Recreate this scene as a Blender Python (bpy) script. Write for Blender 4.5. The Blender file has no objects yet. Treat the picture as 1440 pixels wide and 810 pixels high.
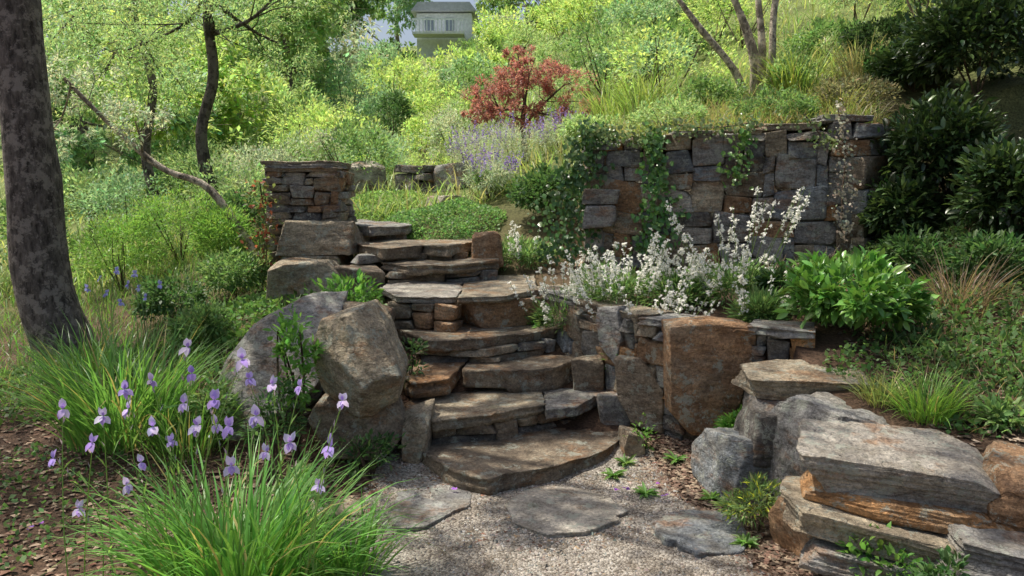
import bpy, math, random
import numpy as np
from mathutils import Vector, Euler
R=math.radians
SC=bpy.context.scene; C=SC.collection
rng=np.random.default_rng(7); random.seed(7)
PT=R(7); F=1120.0; EYE=1.5
ORG={}
# ---------------------------------------------------------------- placement helpers
def _d(px,py):
    a=(px-720)/F; b=(405-py)/F
    return a, math.cos(PT)+math.sin(PT)*b, -math.sin(PT)+math.cos(PT)*b
def atY(px,py,Y):
    a,dy,dz=_d(px,py); t=Y/dy
    return np.array([a*t,Y,EYE+dz*t])
def atz(px,py,z):
    a,dy,dz=_d(px,py); t=(z-EYE)/dz
    return np.array([a*t,dy*t,z])
# ---------------------------------------------------------------- mesh builder
class MB:
    def __init__(s): s.V=[]; s.F={}; s.C=[]; s.n=0
    def add(s,V,Fs,col):
        V=np.asarray(V,float); col=np.asarray(col,float)
        if col.ndim==1: col=np.tile(col[:3],(len(V),1))
        for f in (Fs if isinstance(Fs,list) else [Fs]):
            f=np.asarray(f,int)
            if len(f): s.F.setdefault(f.shape[1],[]).append(f+s.n)
        s.V.append(V); s.C.append(col); s.n+=len(V)
    def build(s,name,mat,parent=None,smooth=True,org=None):
        V=np.concatenate(s.V); Cc=np.concatenate(s.C)
        if parent is not None: o0=np.array(ORG[parent.name])
        elif org is not None: o0=np.array(org)
        else: o0=np.array([V[:,0].mean(),V[:,1].mean(),V[:,2].min()])
        V=V-o0
        me=bpy.data.meshes.new(name)
        me.vertices.add(len(V)); me.vertices.foreach_set('co',V.astype(np.float32).ravel())
        li=[];ls=[];st=0
        for k,L in s.F.items():
            A=np.concatenate(L); li.append(A.ravel()); ls.append(st+np.arange(len(A))*k); st+=A.size
        li=np.concatenate(li); ls=np.concatenate(ls)
        me.loops.add(len(li)); me.loops.foreach_set('vertex_index',li.astype(np.int32))
        me.polygons.add(len(ls)); me.polygons.foreach_set('loop_start',ls.astype(np.int32))
        me.update(calc_edges=True); me.validate()
        me.polygons.foreach_set('use_smooth',np.full(len(me.polygons),smooth))
        at=me.color_attributes.new('col','FLOAT_COLOR','POINT')
        at.data.foreach_set('color',np.concatenate([np.clip(Cc,0,1),np.ones((len(Cc),1))],1).astype(np.float32).ravel())
        me.materials.append(mat)
        o=bpy.data.objects.new(name,me); C.objects.link(o)
        if parent is not None: o.parent=parent
        else: o.location=o0
        ORG[o.name]=tuple(o0)
        return o
def tag(o,label,cat,group=None,kind=None):
    o['label']=label
    if cat: o['category']=cat
    if group: o['group']=group
    if kind: o['kind']=kind
    return o
def thing(name,label,cat,loc,group=None):
    o=bpy.data.objects.new(name,None); C.objects.link(o); o.location=loc; o.empty_display_size=.1
    ORG[o.name]=tuple(loc); return tag(o,label,cat,group)
# ---------------------------------------------------------------- materials
def newmat(name):
    m=bpy.data.materials.new(name); m.use_nodes=True; nt=m.node_tree; nt.nodes.clear()
    out=nt.nodes.new('ShaderNodeOutputMaterial'); return m,nt,out
def N(nt,t,**k):
    n=nt.nodes.new(t)
    for a,b in k.items(): setattr(n,a,b)
    return n
def noise_n(nt,vec,scale,detail=5,rough=.6):
    n=N(nt,'ShaderNodeTexNoise'); n.inputs['Scale'].default_value=scale; n.inputs['Detail'].default_value=detail; n.inputs['Roughness'].default_value=rough
    nt.links.new(vec,n.inputs['Vector']); return n.outputs['Fac']
def ramp(nt,fac,a,b,c0=(0,0,0),c1=(1,1,1)):
    r=N(nt,'ShaderNodeValToRGB'); e=r.color_ramp.elements; e[0].position=a; e[1].position=b
    e[0].color=(*c0,1); e[1].color=(*c1,1); nt.links.new(fac,r.inputs[0]); return r.outputs[0]
def mix(nt,fac,a,b,mode='MIX'):
    m=N(nt,'ShaderNodeMix',data_type='RGBA',blend_type=mode)
    for s,v in ((m.inputs[0],fac),(m.inputs[6],a),(m.inputs[7],b)):
        if isinstance(v,(int,float)): s.default_value=v
        elif isinstance(v,tuple): s.default_value=(*v,1)
        else: nt.links.new(v,s)
    return m.outputs[2]
def math_n(nt,op,a,b):
    m=N(nt,'ShaderNodeMath',operation=op)
    for s,v in ((m.inputs[0],a),(m.inputs[1],b)):
        if isinstance(v,(int,float)): s.default_value=v
        else: nt.links.new(v,s)
    return m.outputs[0]
def surf(name,kind):
    m,nt,out=newmat(name)
    bs=N(nt,'ShaderNodeBsdfPrincipled'); nt.links.new(bs.outputs[0],out.inputs[0])
    bs.inputs['Roughness'].default_value=.85; bs.inputs['Specular IOR Level'].default_value=.25
    g=N(nt,'ShaderNodeNewGeometry'); pos=g.outputs['Position']
    at=N(nt,'ShaderNodeAttribute',attribute_name='col'); col=at.outputs['Color']
    if kind=='rock':
        mp=N(nt,'ShaderNodeMapping'); mp.inputs['Scale'].default_value=(1,1,2.6); mp.inputs['Rotation'].default_value=(.25,.3,0); nt.links.new(pos,mp.inputs[0]); sv=mp.outputs[0]
        big=noise_n(nt,pos,3.4,6,.65); c=mix(nt,1.0,col,ramp(nt,big,.3,.7,(.72,.71,.73),(1.55,1.53,1.5)),'MULTIPLY')
        tn=ramp(nt,noise_n(nt,pos,5.1,5,.65),.49,.6); c=mix(nt,math_n(nt,'MULTIPLY',tn,.35),c,(.48,.41,.30))
        ru=ramp(nt,noise_n(nt,sv,3.1,5,.7),.54,.63); c=mix(nt,math_n(nt,'MULTIPLY',ru,.55),c,(.43,.21,.085))
        st=noise_n(nt,sv,8,6,.75); c=mix(nt,.8,c,ramp(nt,st,.37,.6,(.55,.53,.51),(1.3,1.3,1.28)),'MULTIPLY')
        sp=noise_n(nt,pos,60,5,.8); c=mix(nt,.8,c,ramp(nt,sp,.36,.66,(.45,.45,.45),(1.42,1.42,1.42)),'MULTIPLY')
        li=ramp(nt,noise_n(nt,pos,9,7,.8),.55,.58); c=mix(nt,math_n(nt,'MULTIPLY',li,.66),c,(.55,.58,.48))
        mo=ramp(nt,noise_n(nt,pos,4.3,6,.78),.59,.67); c=mix(nt,math_n(nt,'MULTIPLY',mo,.45),c,(.11,.12,.06))
        wv=N(nt,'ShaderNodeTexNoise'); wv.inputs['Scale'].default_value=5; wv.inputs['Detail'].default_value=4; nt.links.new(pos,wv.inputs['Vector'])
        va=N(nt,'ShaderNodeVectorMath',operation='MULTIPLY_ADD'); nt.links.new(wv.outputs['Color'],va.inputs[0]); va.inputs[1].default_value=(.6,.6,.6); nt.links.new(sv,va.inputs[2])
        vo=N(nt,'ShaderNodeTexVoronoi',feature='DISTANCE_TO_EDGE'); vo.inputs['Scale'].default_value=4.0; nt.links.new(va.outputs[0],vo.inputs['Vector'])
        cr=ramp(nt,vo.outputs['Distance'],.0,.03); crm=ramp(nt,big,.40,.48); crk=mix(nt,crm,(1,1,1),cr)
        c=mix(nt,.25,c,crk,'MULTIPLY')
        nt.links.new(c,bs.inputs['Base Color'])
        h=math_n(nt,'ADD',math_n(nt,'MULTIPLY',st,1.4),math_n(nt,'MULTIPLY',noise_n(nt,pos,28,6,.8),.95)); h=math_n(nt,'ADD',h,math_n(nt,'MULTIPLY',crk,.15))
        bp=N(nt,'ShaderNodeBump'); bp.inputs['Strength'].default_value=1; bp.inputs['Distance'].default_value=.04
        nt.links.new(h,bp.inputs['Height']); nt.links.new(bp.outputs[0],bs.inputs['Normal'])
        nt.links.new(ramp(nt,big,.2,.8,(.6,)*3,(.95,)*3),bs.inputs['Roughness'])
    elif kind=='bark':
        mp=N(nt,'ShaderNodeMapping'); mp.inputs['Scale'].default_value=(1,1,.35); nt.links.new(pos,mp.inputs[0]); sv=mp.outputs[0]
        a=noise_n(nt,sv,24,6,.75); c=mix(nt,1.0,col,ramp(nt,a,.38,.62,(.35,.33,.32),(1.7,1.65,1.6)),'MULTIPLY')
        li=ramp(nt,noise_n(nt,pos,8,8,.8),.5,.54); c=mix(nt,math_n(nt,'MULTIPLY',li,.65),c,mix(nt,1.0,col,(3.2,3.2,3.1),'MULTIPLY'))
        nt.links.new(c,bs.inputs['Base Color'])
        bp=N(nt,'ShaderNodeBump'); bp.inputs['Strength'].default_value=1; bp.inputs['Distance'].default_value=.06
        nt.links.new(a,bp.inputs['Height']); nt.links.new(bp.outputs[0],bs.inputs['Normal'])
    elif kind=='ground':
        a=noise_n(nt,pos,2.1,6,.7); c=mix(nt,1.0,col,ramp(nt,a,.3,.7,(.6,.6,.6),(1.6,1.55,1.5)),'MULTIPLY')
        b=noise_n(nt,pos,60,5,.8); c=mix(nt,1.0,c,ramp(nt,b,.35,.68,(.4,.38,.36),(1.9,1.8,1.7)),'MULTIPLY')
        nt.links.new(c,bs.inputs['Base Color'])
        bp=N(nt,'ShaderNodeBump'); bp.inputs['Strength'].default_value=.9; bp.inputs['Distance'].default_value=.03
        nt.links.new(b,bp.inputs['Height']); nt.links.new(bp.outputs[0],bs.inputs['Normal'])
    elif kind=='gravel':
        v=N(nt,'ShaderNodeTexVoronoi'); v.inputs['Scale'].default_value=95; nt.links.new(pos,v.inputs['Vector'])
        hs=N(nt,'ShaderNodeSeparateColor'); nt.links.new(v.outputs['Color'],hs.inputs[0])
        c=ramp(nt,hs.outputs[0],0,1,(.15,.13,.105),(.48,.45,.40))
        c=mix(nt,.9,c,ramp(nt,noise_n(nt,pos,3.2,6,.75),.38,.62,(.5,.44,.37),(1.2,1.18,1.14)),'MULTIPLY')
        nt.links.new(c,bs.inputs['Base Color'])
        bp=N(nt,'ShaderNodeBump',invert=True); bp.inputs['Strength'].default_value=.9; bp.inputs['Distance'].default_value=.012
        nt.links.new(v.outputs['Distance'],bp.inputs['Height']); nt.links.new(bp.outputs[0],bs.inputs['Normal'])
    else:
        nt.links.new(mix(nt,.35,col,ramp(nt,noise_n(nt,pos,8,2),.3,.7,(.5,.5,.5),(1.2,1.2,1.2)),'MULTIPLY'),bs.inputs['Base Color'])
    return m
def leafmat(name,tr=.35,rough=.5,boost=(1.6,1.65,1.2),spec=.35):
    m,nt,out=newmat(name)
    bs=N(nt,'ShaderNodeBsdfPrincipled'); bs.inputs['Roughness'].default_value=rough; bs.inputs['Specular IOR Level'].default_value=spec
    at=N(nt,'ShaderNodeAttribute',attribute_name='col'); c=at.outputs['Color']
    nt.links.new(c,bs.inputs['Base Color'])
    t=N(nt,'ShaderNodeBsdfTranslucent'); nt.links.new(mix(nt,1.0,c,boost,'MULTIPLY'),t.inputs[0])
    ms=N(nt,'ShaderNodeMixShader'); ms.inputs[0].default_value=tr
    nt.links.new(bs.outputs[0],ms.inputs[1]); nt.links.new(t.outputs[0],ms.inputs[2]); nt.links.new(ms.outputs[0],out.inputs[0])
    return m
M_rock=surf('weathered_fieldstone','rock'); M_bark=surf('bark','bark'); M_ground=surf('soil','ground'); M_gravel=surf('gravel','gravel'); M_plain=surf('painted','plain')
M_leaf=leafmat('leaf',.42); M_gloss=leafmat('glossy_leaf',.22,.3,(1.6,1.6,1),.5); M_petal=leafmat('petal',.4,.6,(1.15,1.15,1.12),.2); M_grass=leafmat('grass_blade',.38,.4,(1.8,1.8,1.1),.4)
M_litter=surf('litter','plain')
# ---------------------------------------------------------------- terrain
def rbf(pts):
    P=np.array(pts,float); n=len(P); X=P[:,:2]
    r=np.sqrt(((X[:,None]-X[None])**2).sum(2)); A=np.zeros((n+3,n+3)); A[:n,:n]=-r; A[:n,n]=1; A[:n,n+1:]=X; A[n,:n]=1; A[n+1:,:n]=X.T
    w=np.linalg.solve(A,np.concatenate([P[:,2],[0,0,0]]))
    def f(x,y):
        x=np.asarray(x,float);y=np.asarray(y,float); o=w[n]+w[n+1]*x+w[n+2]*y
        for i in range(n): o=o-w[i]*np.sqrt((x-X[i,0])**2+(y-X[i,1])**2)
        return o
    return f
far=[(-60,90,16),(0,150,20),(60,90,26),(-60,20,2),(60,20,18),(-40,45,8),(40,45,18),(-60,-30,0),(60,-30,8)]
hill=[(0,11,1.75),(-2,11,1.45),(-1.2,14,2.2),(-1,18,3.1),(-1.5,23,4.3),(-1,30,6.3),(-6,30,5.4),(-5,12,1.1),(-6,20,2.5),(-12,30,5),(-14,14,.6),(2,10,2.75),(5,10,3.6),(3,14,4.2),(8,14,6),(3,20,5.9),(8,20,8.2),(7,30,10.0),(0,45,9.0),(-5,42,8.2),(-10,45,8.4),(12,45,13)]
low=rbf([(-3,0,0),(0,0,0),(1.5,0,0),(-3,2,0),(0,2,0),(1.3,2,0),(-3,3.6,.02),(-1,3.6,0),(0,3.6,0),(1.2,3.6,.02),(1.1,4.3,.09),(0,4.4,.05),(.9,4.7,.12),(-.75,4.2,.06),(-1.5,4.0,.08),(-1.2,4.9,.42),(-2,5.5,.45),(-1.1,5.7,.6),(-2.9,5.2,.2),(-3.7,6.1,.14),(-6,5,0),(-2.6,6.8,.6),(-4,8.4,.5),(-7,8,.1),(-1.8,6.9,.8),
 (0,5,.3),(0,5.7,.55),(-.4,6.6,.72),(-.8,7.2,.9),(-1,7.9,1.1),(-.3,7.7,1.1),(.2,7,.9),(-.7,9,1.3),(.5,9,1.8),(-2.5,9,1.2),(1,7.6,1.3)]+hill+far)
mid=rbf([(.7,5.8,.76),(1.0,5.0,.72),(.5,6.5,.8),(2,5.5,.84),(2.6,6.1,.95),(2.4,4.5,.78),(1.5,4.2,.66),(2.2,3.7,.6),(1.7,3.5,.5),(2.4,2.9,.44),(3,2,.4),(3.5,4,.95),(3.6,5.3,1.2),(4.2,6.4,1.9),(6,5,2.2),(5,3,1.4),(8,2,2.4),(6,6.6,2.7),(3,0,.3),(1.2,7.5,1.0),(3,7,1.2)]+hill+far)
up=rbf([(.8,7,1.85),(1.6,6.9,1.95),(2.8,6.6,2.02),(3.6,7,2.15),(5,7,2.6),(2,8.2,2.3),(3.5,8.5,2.7)]+hill+far)
PR=[(.3,6.05),(.42,5.6),(.66,5.2),(.92,4.85),(1.1,4.62),(1.5,4.35),(1.5,4.1),(1.42,3.8),(1.5,3.45),(1.65,3.15),(1.9,2.9),(2.2,2.6),(2.6,1.5),(2.6,-60),(90,-60),(90,6.9),(3.3,6.9),(2.95,6.5),(.8,6.95),(.7,7.3),(.3,7.0)]
PU=[(.8,6.93),(2.9,6.47),(3.3,6.9),(4.2,7.0),(90,7.0),(90,60),(.9,60)]
def inpoly(x,y,P):
    r=np.zeros(x.shape,bool); n=len(P)
    for i in range(n):
        x0,y0=P[i]; x1,y1=P[(i+1)%n]
        if y0==y1: continue
        c=((y0>y)!=(y1>y))&(x<(x1-x0)*(y-y0)/(y1-y0)+x0); r^=c
    return r
def H(x,y):
    x=np.asarray(x,float);y=np.asarray(y,float)
    z=low(x,y); m=inpoly(x,y,PR); z=np.where(m,mid(x,y),z)
    u=inpoly(x,y,PU); w=np.where(u,np.clip((11-y)/3,0,1),0); w=w*w*(3-2*w)
    z=np.where(u,z*(1-w)+up(x,y)*w,z)
    return z
def Hs(x,y): return float(H(np.array([x]),np.array([y]))[0])
_k=rng.normal(size=(12,3)); _ph=rng.uniform(0,6.28,12)
def sn(P,s,seed=0):
    o=0; 
    for i in range(6):
        k=_k[(i+seed)%12]; o=o+np.sin(P@k*s*(1+.35*i)+_ph[(i*5+seed)%12]+seed*1.7)/(1+.3*i)
    return o/3.2
def grid(xs,ys,zf,colf,name,mat):
    X,Y=np.meshgrid(xs,ys); x=X.ravel();y=Y.ravel(); z=zf(x,y)
    nx=len(xs);i=np.arange(len(ys)-1)[:,None]*nx+np.arange(nx-1)[None]; i=i.ravel()
    mb=MB(); mb.add(np.stack([x,y,z],1),np.stack([i,i+1,i+nx+1,i+nx],1),colf(x,y,z)); return mb.build(name,mat,None,True,(0,0,0))
def spaced(a,b,st,outs): 
    l=list(np.arange(a,b,st)); d=st; v=b
    r=[]; 
    while v<outs[1]: r.append(v); d*=1.16; v+=d
    d=st; v=a-st; q=[]
    while v>outs[0]: q.append(v); d*=1.16; v-=d
    return np.array(q[::-1]+l+r)
def gz(x,y):
    P=np.stack([x,y,0*x],1)
    bump=.02*sn(P,2.2)+.008*sn(P,9,3)
    return H(x,y)+bump*np.clip((np.abs(x-.2)-1.0)*2,0,1)
def gcol(x,y,z):
    P=np.stack([x,y,0*x],1); c=np.tile(np.array([.105,.07,.048]),(len(x),1))
    g=np.clip((y-6.5)/4+.5*sn(P,.8)+np.clip(x-3,0,2)*.25,0,1)[:,None]; c=c*(1-g)+g*np.array([.15,.2,.065])
    return c
g=grid(spaced(-4,4,.07,(-140,140)),spaced(1.2,9,.07,(-60,220)),gz,gcol,'ground',M_ground); g['kind']='structure'; g['label']='brown mulched soil rising into a planted hillside'
def pathL(y): return np.interp(y,[-5,2,2.8,3.4,4.0,4.6],[-1.6,-.75,-.62,-.78,-.72,-.5])
def pathR(y): return np.interp(y,[-5,2.4,3.2,3.7,4.3,4.6],[1.6,1.15,.95,.85,.75,.6])
mb=MB(); ys=np.arange(-4,4.5,.06); K=24; rows=[]
for y in ys:
    t=np.linspace(0,1,K); e=.05*np.sin(y*7)+.03*np.sin(y*17)
    x=pathL(y)+e+(pathR(y)-pathL(y)-e*1.5)*t; rows.append(np.stack([x,np.full(K,y)],1))
XY=np.concatenate(rows); zz=gz(XY[:,0],XY[:,1])+.010+.004*sn(np.stack([XY[:,0],XY[:,1],XY[:,0]*0],1),5)
i=(np.arange(len(ys)-1)[:,None]*K+np.arange(K-1)[None]).ravel()
mb.add(np.column_stack([XY,zz]),np.stack([i,i+1,i+K+1,i+K],1),(.3,.28,.25)); o=mb.build('gravel_path',M_gravel,None,True,(0,0,0)); o['kind']='structure'; o['label']='grey gravel path leading to the foot of the steps'
# ---------------------------------------------------------------- rocks
_T={}
def cubegrid(n):
    if n in _T: return _T[n]
    idx={};V=[];Fc=[]
    def vid(p):
        k=tuple(np.round(p,6))
        if k not in idx: idx[k]=len(V); V.append(k)
        return idx[k]
    t=np.sin(np.linspace(-1,1,n+1)*math.pi/2)*.35+np.linspace(-1,1,n+1)*.65
    for ax in range(3):
        for s in (-1,1):
            for a in range(n):
                for b in range(n):
                    q=[]
                    for (i,j) in ((a,b),(a+1,b),(a+1,b+1),(a,b+1)):
                        p=[0,0,0]; p[ax]=s; p[(ax+1)%3]=t[i]; p[(ax+2)%3]=t[j]; q.append(vid(p))
                    Fc.append(q if s>0 else q[::-1])
    _T[n]=(np.array(V,float),np.array(Fc)); return _T[n]
def rockV(half,n,seed,rr=.25,planes=8,amp=.03,skew=.12,cut=(.74,.97)):
    r=np.random.default_rng(seed); U,Fc=cubegrid(n); half=np.array(half,float)
    P=U*half; rad=rr*half.min(); inner=half-rad; q=np.clip(P,-inner,inner); d=P-q; L=np.linalg.norm(d,axis=1,keepdims=True); P=np.where(L>1e-9,q+d/np.maximum(L,1e-9)*rad,P)
    J=r.normal(size=(3,4))*skew
    x,y,z=U.T
    for a in range(3): P[:,a]+=half[a]*(J[a,0]*x*y+J[a,1]*y*z+J[a,2]*x*z+J[a,3]*x*y*z)*.8
    for _ in range(planes):
        nn=r.normal(size=3); nn/=np.linalg.norm(nn); sup=(P@nn).max(); dd=sup*r.uniform(*cut); e=np.maximum(P@nn-dd,0); P=P-np.outer(e,nn)*.97
    s=half.min(); nr=P/np.linalg.norm(P/half,axis=1,keepdims=True)/half; nr/=np.linalg.norm(nr,axis=1,keepdims=True)
    k=int(seed)%11
    P=P+nr*(amp*s*(sn(P/s,1.6,k)+.5*sn(P/s,5,k+2)+.35*sn((P*np.array([1,1,3]))/s,8,k+4)))[:,None]
    if n>=20:
        qn=np.floor((sn(P/s,2.3,k+5)+sn(P/s,6,k+1)*.4)*3.2)/3.2; P=P-nr*(qn*amp*s*.9)[:,None]
    return P,Fc
def rotm(P,rx,ry,rz):
    m=np.array(Euler((rx,ry,rz)).to_matrix()); return P@m.T
def rotz(P,a): return rotm(P,0,0,a)
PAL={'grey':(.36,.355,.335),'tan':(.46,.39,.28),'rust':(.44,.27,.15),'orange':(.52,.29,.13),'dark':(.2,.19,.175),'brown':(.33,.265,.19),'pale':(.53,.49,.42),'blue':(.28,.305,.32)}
def rock(name,label,cat,bb,Y,dep,pal,seed,rot=(0,0,0),group=None,n=26,drop=0.,**k):
    x0,y0,x1,y1=bb; c=atY((x0+x1)/2,(y0+y1)/2,Y); w=(x1-x0)/F*Y/2; h=(y1-y0)/F*Y/2+drop/2
    P,Fc=rockV((w,dep/2,h),n,seed,**k); P=rotm(P,*rot)+c-np.array([0,0,drop/2]); mb=MB(); mb.add(P,Fc,PAL[pal]); o=mb.build(name,M_rock)
    return tag(o,label,cat,group)
def block(label,c,half,rot,pal,seed,n=48,name='stone_slab',cat='slab',**k):
    kw=dict(rr=.05,planes=0,amp=.07,skew=.07,cut=(.86,.98)); kw.update(k)
    P,Fc=rockV(half,n,seed,**kw); r=np.random.default_rng(seed+9)
    for _ in range(10):
        a=r.uniform(0,6.28); nn=np.array([math.cos(a),math.sin(a),r.normal()*.35]); nn/=np.linalg.norm(nn); sup=(P@nn).max(); e=np.maximum(P@nn-sup*r.uniform(.78,.97),0); P=P-np.outer(e,nn)*.985
    for _ in range(3):
        nn=np.array([r.normal()*.25,r.normal()*.35,1.]); nn/=np.linalg.norm(nn); sup=(P@nn).max(); e=np.maximum(P@nn-sup*r.uniform(.78,.95),0); P=P-np.outer(e,nn)*.985
    # thin bedding ledges stepped into the sides
    s=half[2]; lev=np.floor((P[:,2]/s+.15*sn(P/s,1.2,3))*2.6); off=(np.sin(lev*5.3+seed)*.5)*.022
    rad=np.hypot(P[:,0]/half[0],P[:,1]/half[1]); wgt=np.clip((rad-.55)*3,0,1)
    P[:,0]+=off*wgt*np.sign(P[:,0])*(np.abs(P[:,0])>half[0]*.5); P[:,1]+=off*wgt*np.sign(P[:,1])
    P=rotm(P,*rot)+np.array(c); mb=MB(); mb.add(P,Fc,PAL[pal]); return tag(mb.build(name,M_rock),label,cat)
def jag(r,m,k,amp):
    t=np.sort(r.uniform(0,1,k)); v=r.uniform(-1,1,k)*amp; u=np.arange(m)/m
    return np.interp(u,np.concatenate([[t[-1]-1],t,[t[0]+1]]),np.concatenate([[v[-1]],v,[v[0]]]))
def slabV(poly,z,th,seed,m=130,rough=.02,slope=(0,0),lv=8,lay=1.0):
    r=np.random.default_rng(seed); A=np.array([p[:2] for p in poly],float); c=A.mean(0)
    seg=np.roll(A,-1,0)-A; L=np.linalg.norm(seg,axis=1); cum=np.concatenate([[0],np.cumsum(L)]); per=cum[-1]
    t=(np.arange(m)/m)*per; pts=np.array([A[k]+seg[k]*((v-cum[k])/L[k]) for v in t for k in [min(np.searchsorted(cum,v,side='right')-1,len(A)-1)]])
    out=(pts-c); outn=out/np.linalg.norm(out,axis=1,keepdims=True)
    base=jag(r,m,26,rough*1.0)+jag(r,m,60,rough*.45)
    rings=[]
    for sc in (.12,.3,.5,.68,.84,.95,.985):
        q=c+out*sc+outn*(base*sc)[:,None]; rings.append(np.column_stack([q,np.full(m,z)]))
    th_=th*(1+jag(r,m,9,.22)); off=0; lj=0
    for k in range(lv):
        f=k/(lv-1)
        if k%2==0: off=r.uniform(-.03,.006)*lay*(0 if k==0 else 1); lj=jag(r,m,20,.014*lay)
        q=pts+outn*(base+off+(lj if k else 0))[:,None]; zz=z-th_*f-(.003 if k==0 else 0); rings.append(np.column_stack([q,zz]))
    V=np.concatenate(rings); V=np.concatenate([V,[[c[0],c[1],z]],[[c[0],c[1],z-th]]])
    zn=.010*sn(V,3.5,seed%9)+.005*sn(V,11,seed%7)+np.floor(sn(V,2.6,seed%8+2)*2.2+.3*sn(V,14,3))*.006
    V[:,2]+=zn*np.where(V[:,2]>z-.01,1,.5)
    V[:,2]+=(V[:,0]-c[0])*slope[0]+(V[:,1]-c[1])*slope[1]
    nr=len(rings); a=np.arange(m); b=(a+1)%m; Fq=[]
    for k in range(nr-1): Fq.append(np.stack([k*m+a,(k+1)*m+a,(k+1)*m+b,k*m+b],1))
    T=nr*m; Ft=np.concatenate([np.stack([np.full(m,T),a,b],1),np.stack([np.full(m,T+1),(nr-1)*m+b,(nr-1)*m+a],1)])
    area=((A[:,0]*np.roll(A[:,1],-1)-np.roll(A[:,0],-1)*A[:,1]).sum()); Fq=np.concatenate(Fq)
    if area<0: Fq=Fq[:,::-1]; Ft=Ft[:,::-1]
    return V,[Fq,Ft]
def stonewall(mb,path,z0,ztop,cell,dep,seed,pal,wr=(2,5),hr=(1,3),gap=.004,n=6,bulge=.03,rr=.22,cut=(.84,.98),planes=4,skew=.10):
    r=np.random.default_rng(seed); A=np.array(path,float); seg=A[1:]-A[:-1]; L=np.linalg.norm(seg,axis=1); cum=np.concatenate([[0],np.cumsum(L)]); U=cum[-1]
    def at(u):
        k=min(max(np.searchsorted(cum,u,side='right')-1,0),len(L)-1); t=seg[k]/L[k]; return A[k]+t*(u-cum[k]),t
    zt=ztop if callable(ztop) else (lambda u:ztop)
    zb=z0 if callable(z0) else (lambda u:z0)
    us=np.linspace(0,U,30); zmin=min(zb(u) for u in us); zmax=max(zt(u) for u in us)
    nu=max(1,int(round(U/cell))); cu=U/nu; nv=max(1,int(round((zmax-zmin)/(cell*.8)))); cv=(zmax-zmin)/nv
    occ=np.zeros((nv+4,nu),bool)
    for v in range(nv):
        for u in range(nu):
            if occ[v,u]: continue
            uc=(u+.5)*cu; zc=zmin+v*cv
            if zc>zt(uc)-cv*.4 or zc+cv<zb(uc): continue
            w=int(r.integers(wr[0],wr[1]+1)); h=int(r.integers(hr[0],hr[1]+1))
            if w>=4 and r.random()<.4: h=min(h,2)
            if w<=2: h=min(h,3)
            while w>1 and (u+w>nu or occ[v,u:u+w].any()): w-=1
            h=min(h,nv-v)
            while h>1 and (occ[v:v+h,u:u+w].any() or zmin+(v+h)*cv>zt((u+w/2)*cu)+cv*.6): h-=1
            occ[v:v+h,u:u+w]=True
            p,t=at((u+w/2)*cu); nrm=np.array([t[1],-t[0]]); hw=w*cu/2-gap; hh=h*cv/2-gap*.8
            P,Fc=rockV((hw,dep/2,hh),n,int(r.integers(1e6)),rr=rr,planes=planes,amp=.035,skew=skew,cut=cut)
            P=rotm(P,r.normal()*.03,r.normal()*.035,math.atan2(t[1],t[0])+r.normal()*.03)
            q=p+nrm*(r.uniform(0,bulge)-dep/2)
            P=P+np.array([q[0],q[1],zmin+v*cv+hh+gap*.8]); 
            c=np.array(PAL[pal[int(r.integers(len(pal)))]])*r.uniform(.7,1.2); mb.add(P,Fc,c)
def strip(path,z0,z1,off,th,col):
    A=np.array(path,float); V=[];n=len(A); T=np.gradient(A,axis=0); T/=np.linalg.norm(T,axis=1,keepdims=True); Nn=np.column_stack([T[:,1],-T[:,0]])
    f=A-Nn*off; b=A-Nn*(off+th)
    V=np.concatenate([np.column_stack([f,np.full(n,z0)]),np.column_stack([f,np.full(n,z1)]),np.column_stack([b,np.full(n,z1)]),np.column_stack([b,np.full(n,z0)])])
    a=np.arange(n-1); Fq=[np.stack([k*n+a,k*n+a+1,((k+1)%4)*n+a+1,((k+1)%4)*n+a],1) for k in range(4)]
    Fq.append(np.array([[0,n,2*n,3*n],[n-1,4*n-1,3*n-1,2*n-1]])); mb=MB(); mb.add(V,np.concatenate(Fq),col); return mb
# ---------------------------------------------------------------- the steps
def step(label,z,fronts,back,th,seed,pals,zlow=None,riser=None,depth=None):
    allp=[atz(x,y,z) for f in fronts for x,y in f]; c=np.mean(allp,0); t=thing('stone_step',label,'step',(c[0],c[1]+.15,zlow if zlow is not None else z-th),None)
    for k,f in enumerate(fronts):
        fr=[atz(x,y,z) for x,y in f]; dp=depth if depth else .6
        bk=[fr[-1]+[0,dp,0],fr[len(fr)//2]+[0,dp,0],fr[0]+[0,dp,0]]
        V,Fs=slabV(fr+bk,z,th,seed+k,rough=.021,lay=.6); mb=MB(); mb.add(V,Fs,np.array(PAL[pals[k%len(pals)]])*.88); mb.build('tread',M_rock,t)
    if riser:
        pth=[atz(x,y,z)[:2]+np.array([0,.045]) for x,y in riser]
        mb=MB(); stonewall(mb,pth,zlow-.02,z-th+.018,.075,.16,seed+50,['brown','grey','tan','dark'],wr=(2,5),hr=(1,2),n=6,bulge=.03); mb.build('riser_stones',M_rock,t)
    return t
step('broad bottom step of one dark brown slab on the gravel',.10,[[(590,638),(640,662),(690,670),(790,653),(850,628),(884,608)]],None,.085,11,['brown'],-.03,None,.75)
step('second step from the bottom with small stacked stones under two tan slabs',.25,[[(572,572),(610,592),(690,584),(766,570)],[(769,576),(812,570),(852,550)]],None,.065,21,['tan','grey'],.08,[(605,590),(690,584),(766,572),(850,554)],.7)
step('third step from the bottom with a rusty lump left of a dark slab',.40,[[(560,520),(580,534),(632,530),(650,514)],[(653,522),(720,524),(780,517),(818,506)]],None,.13,31,['rust','brown'],.24,None,.7)
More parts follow.
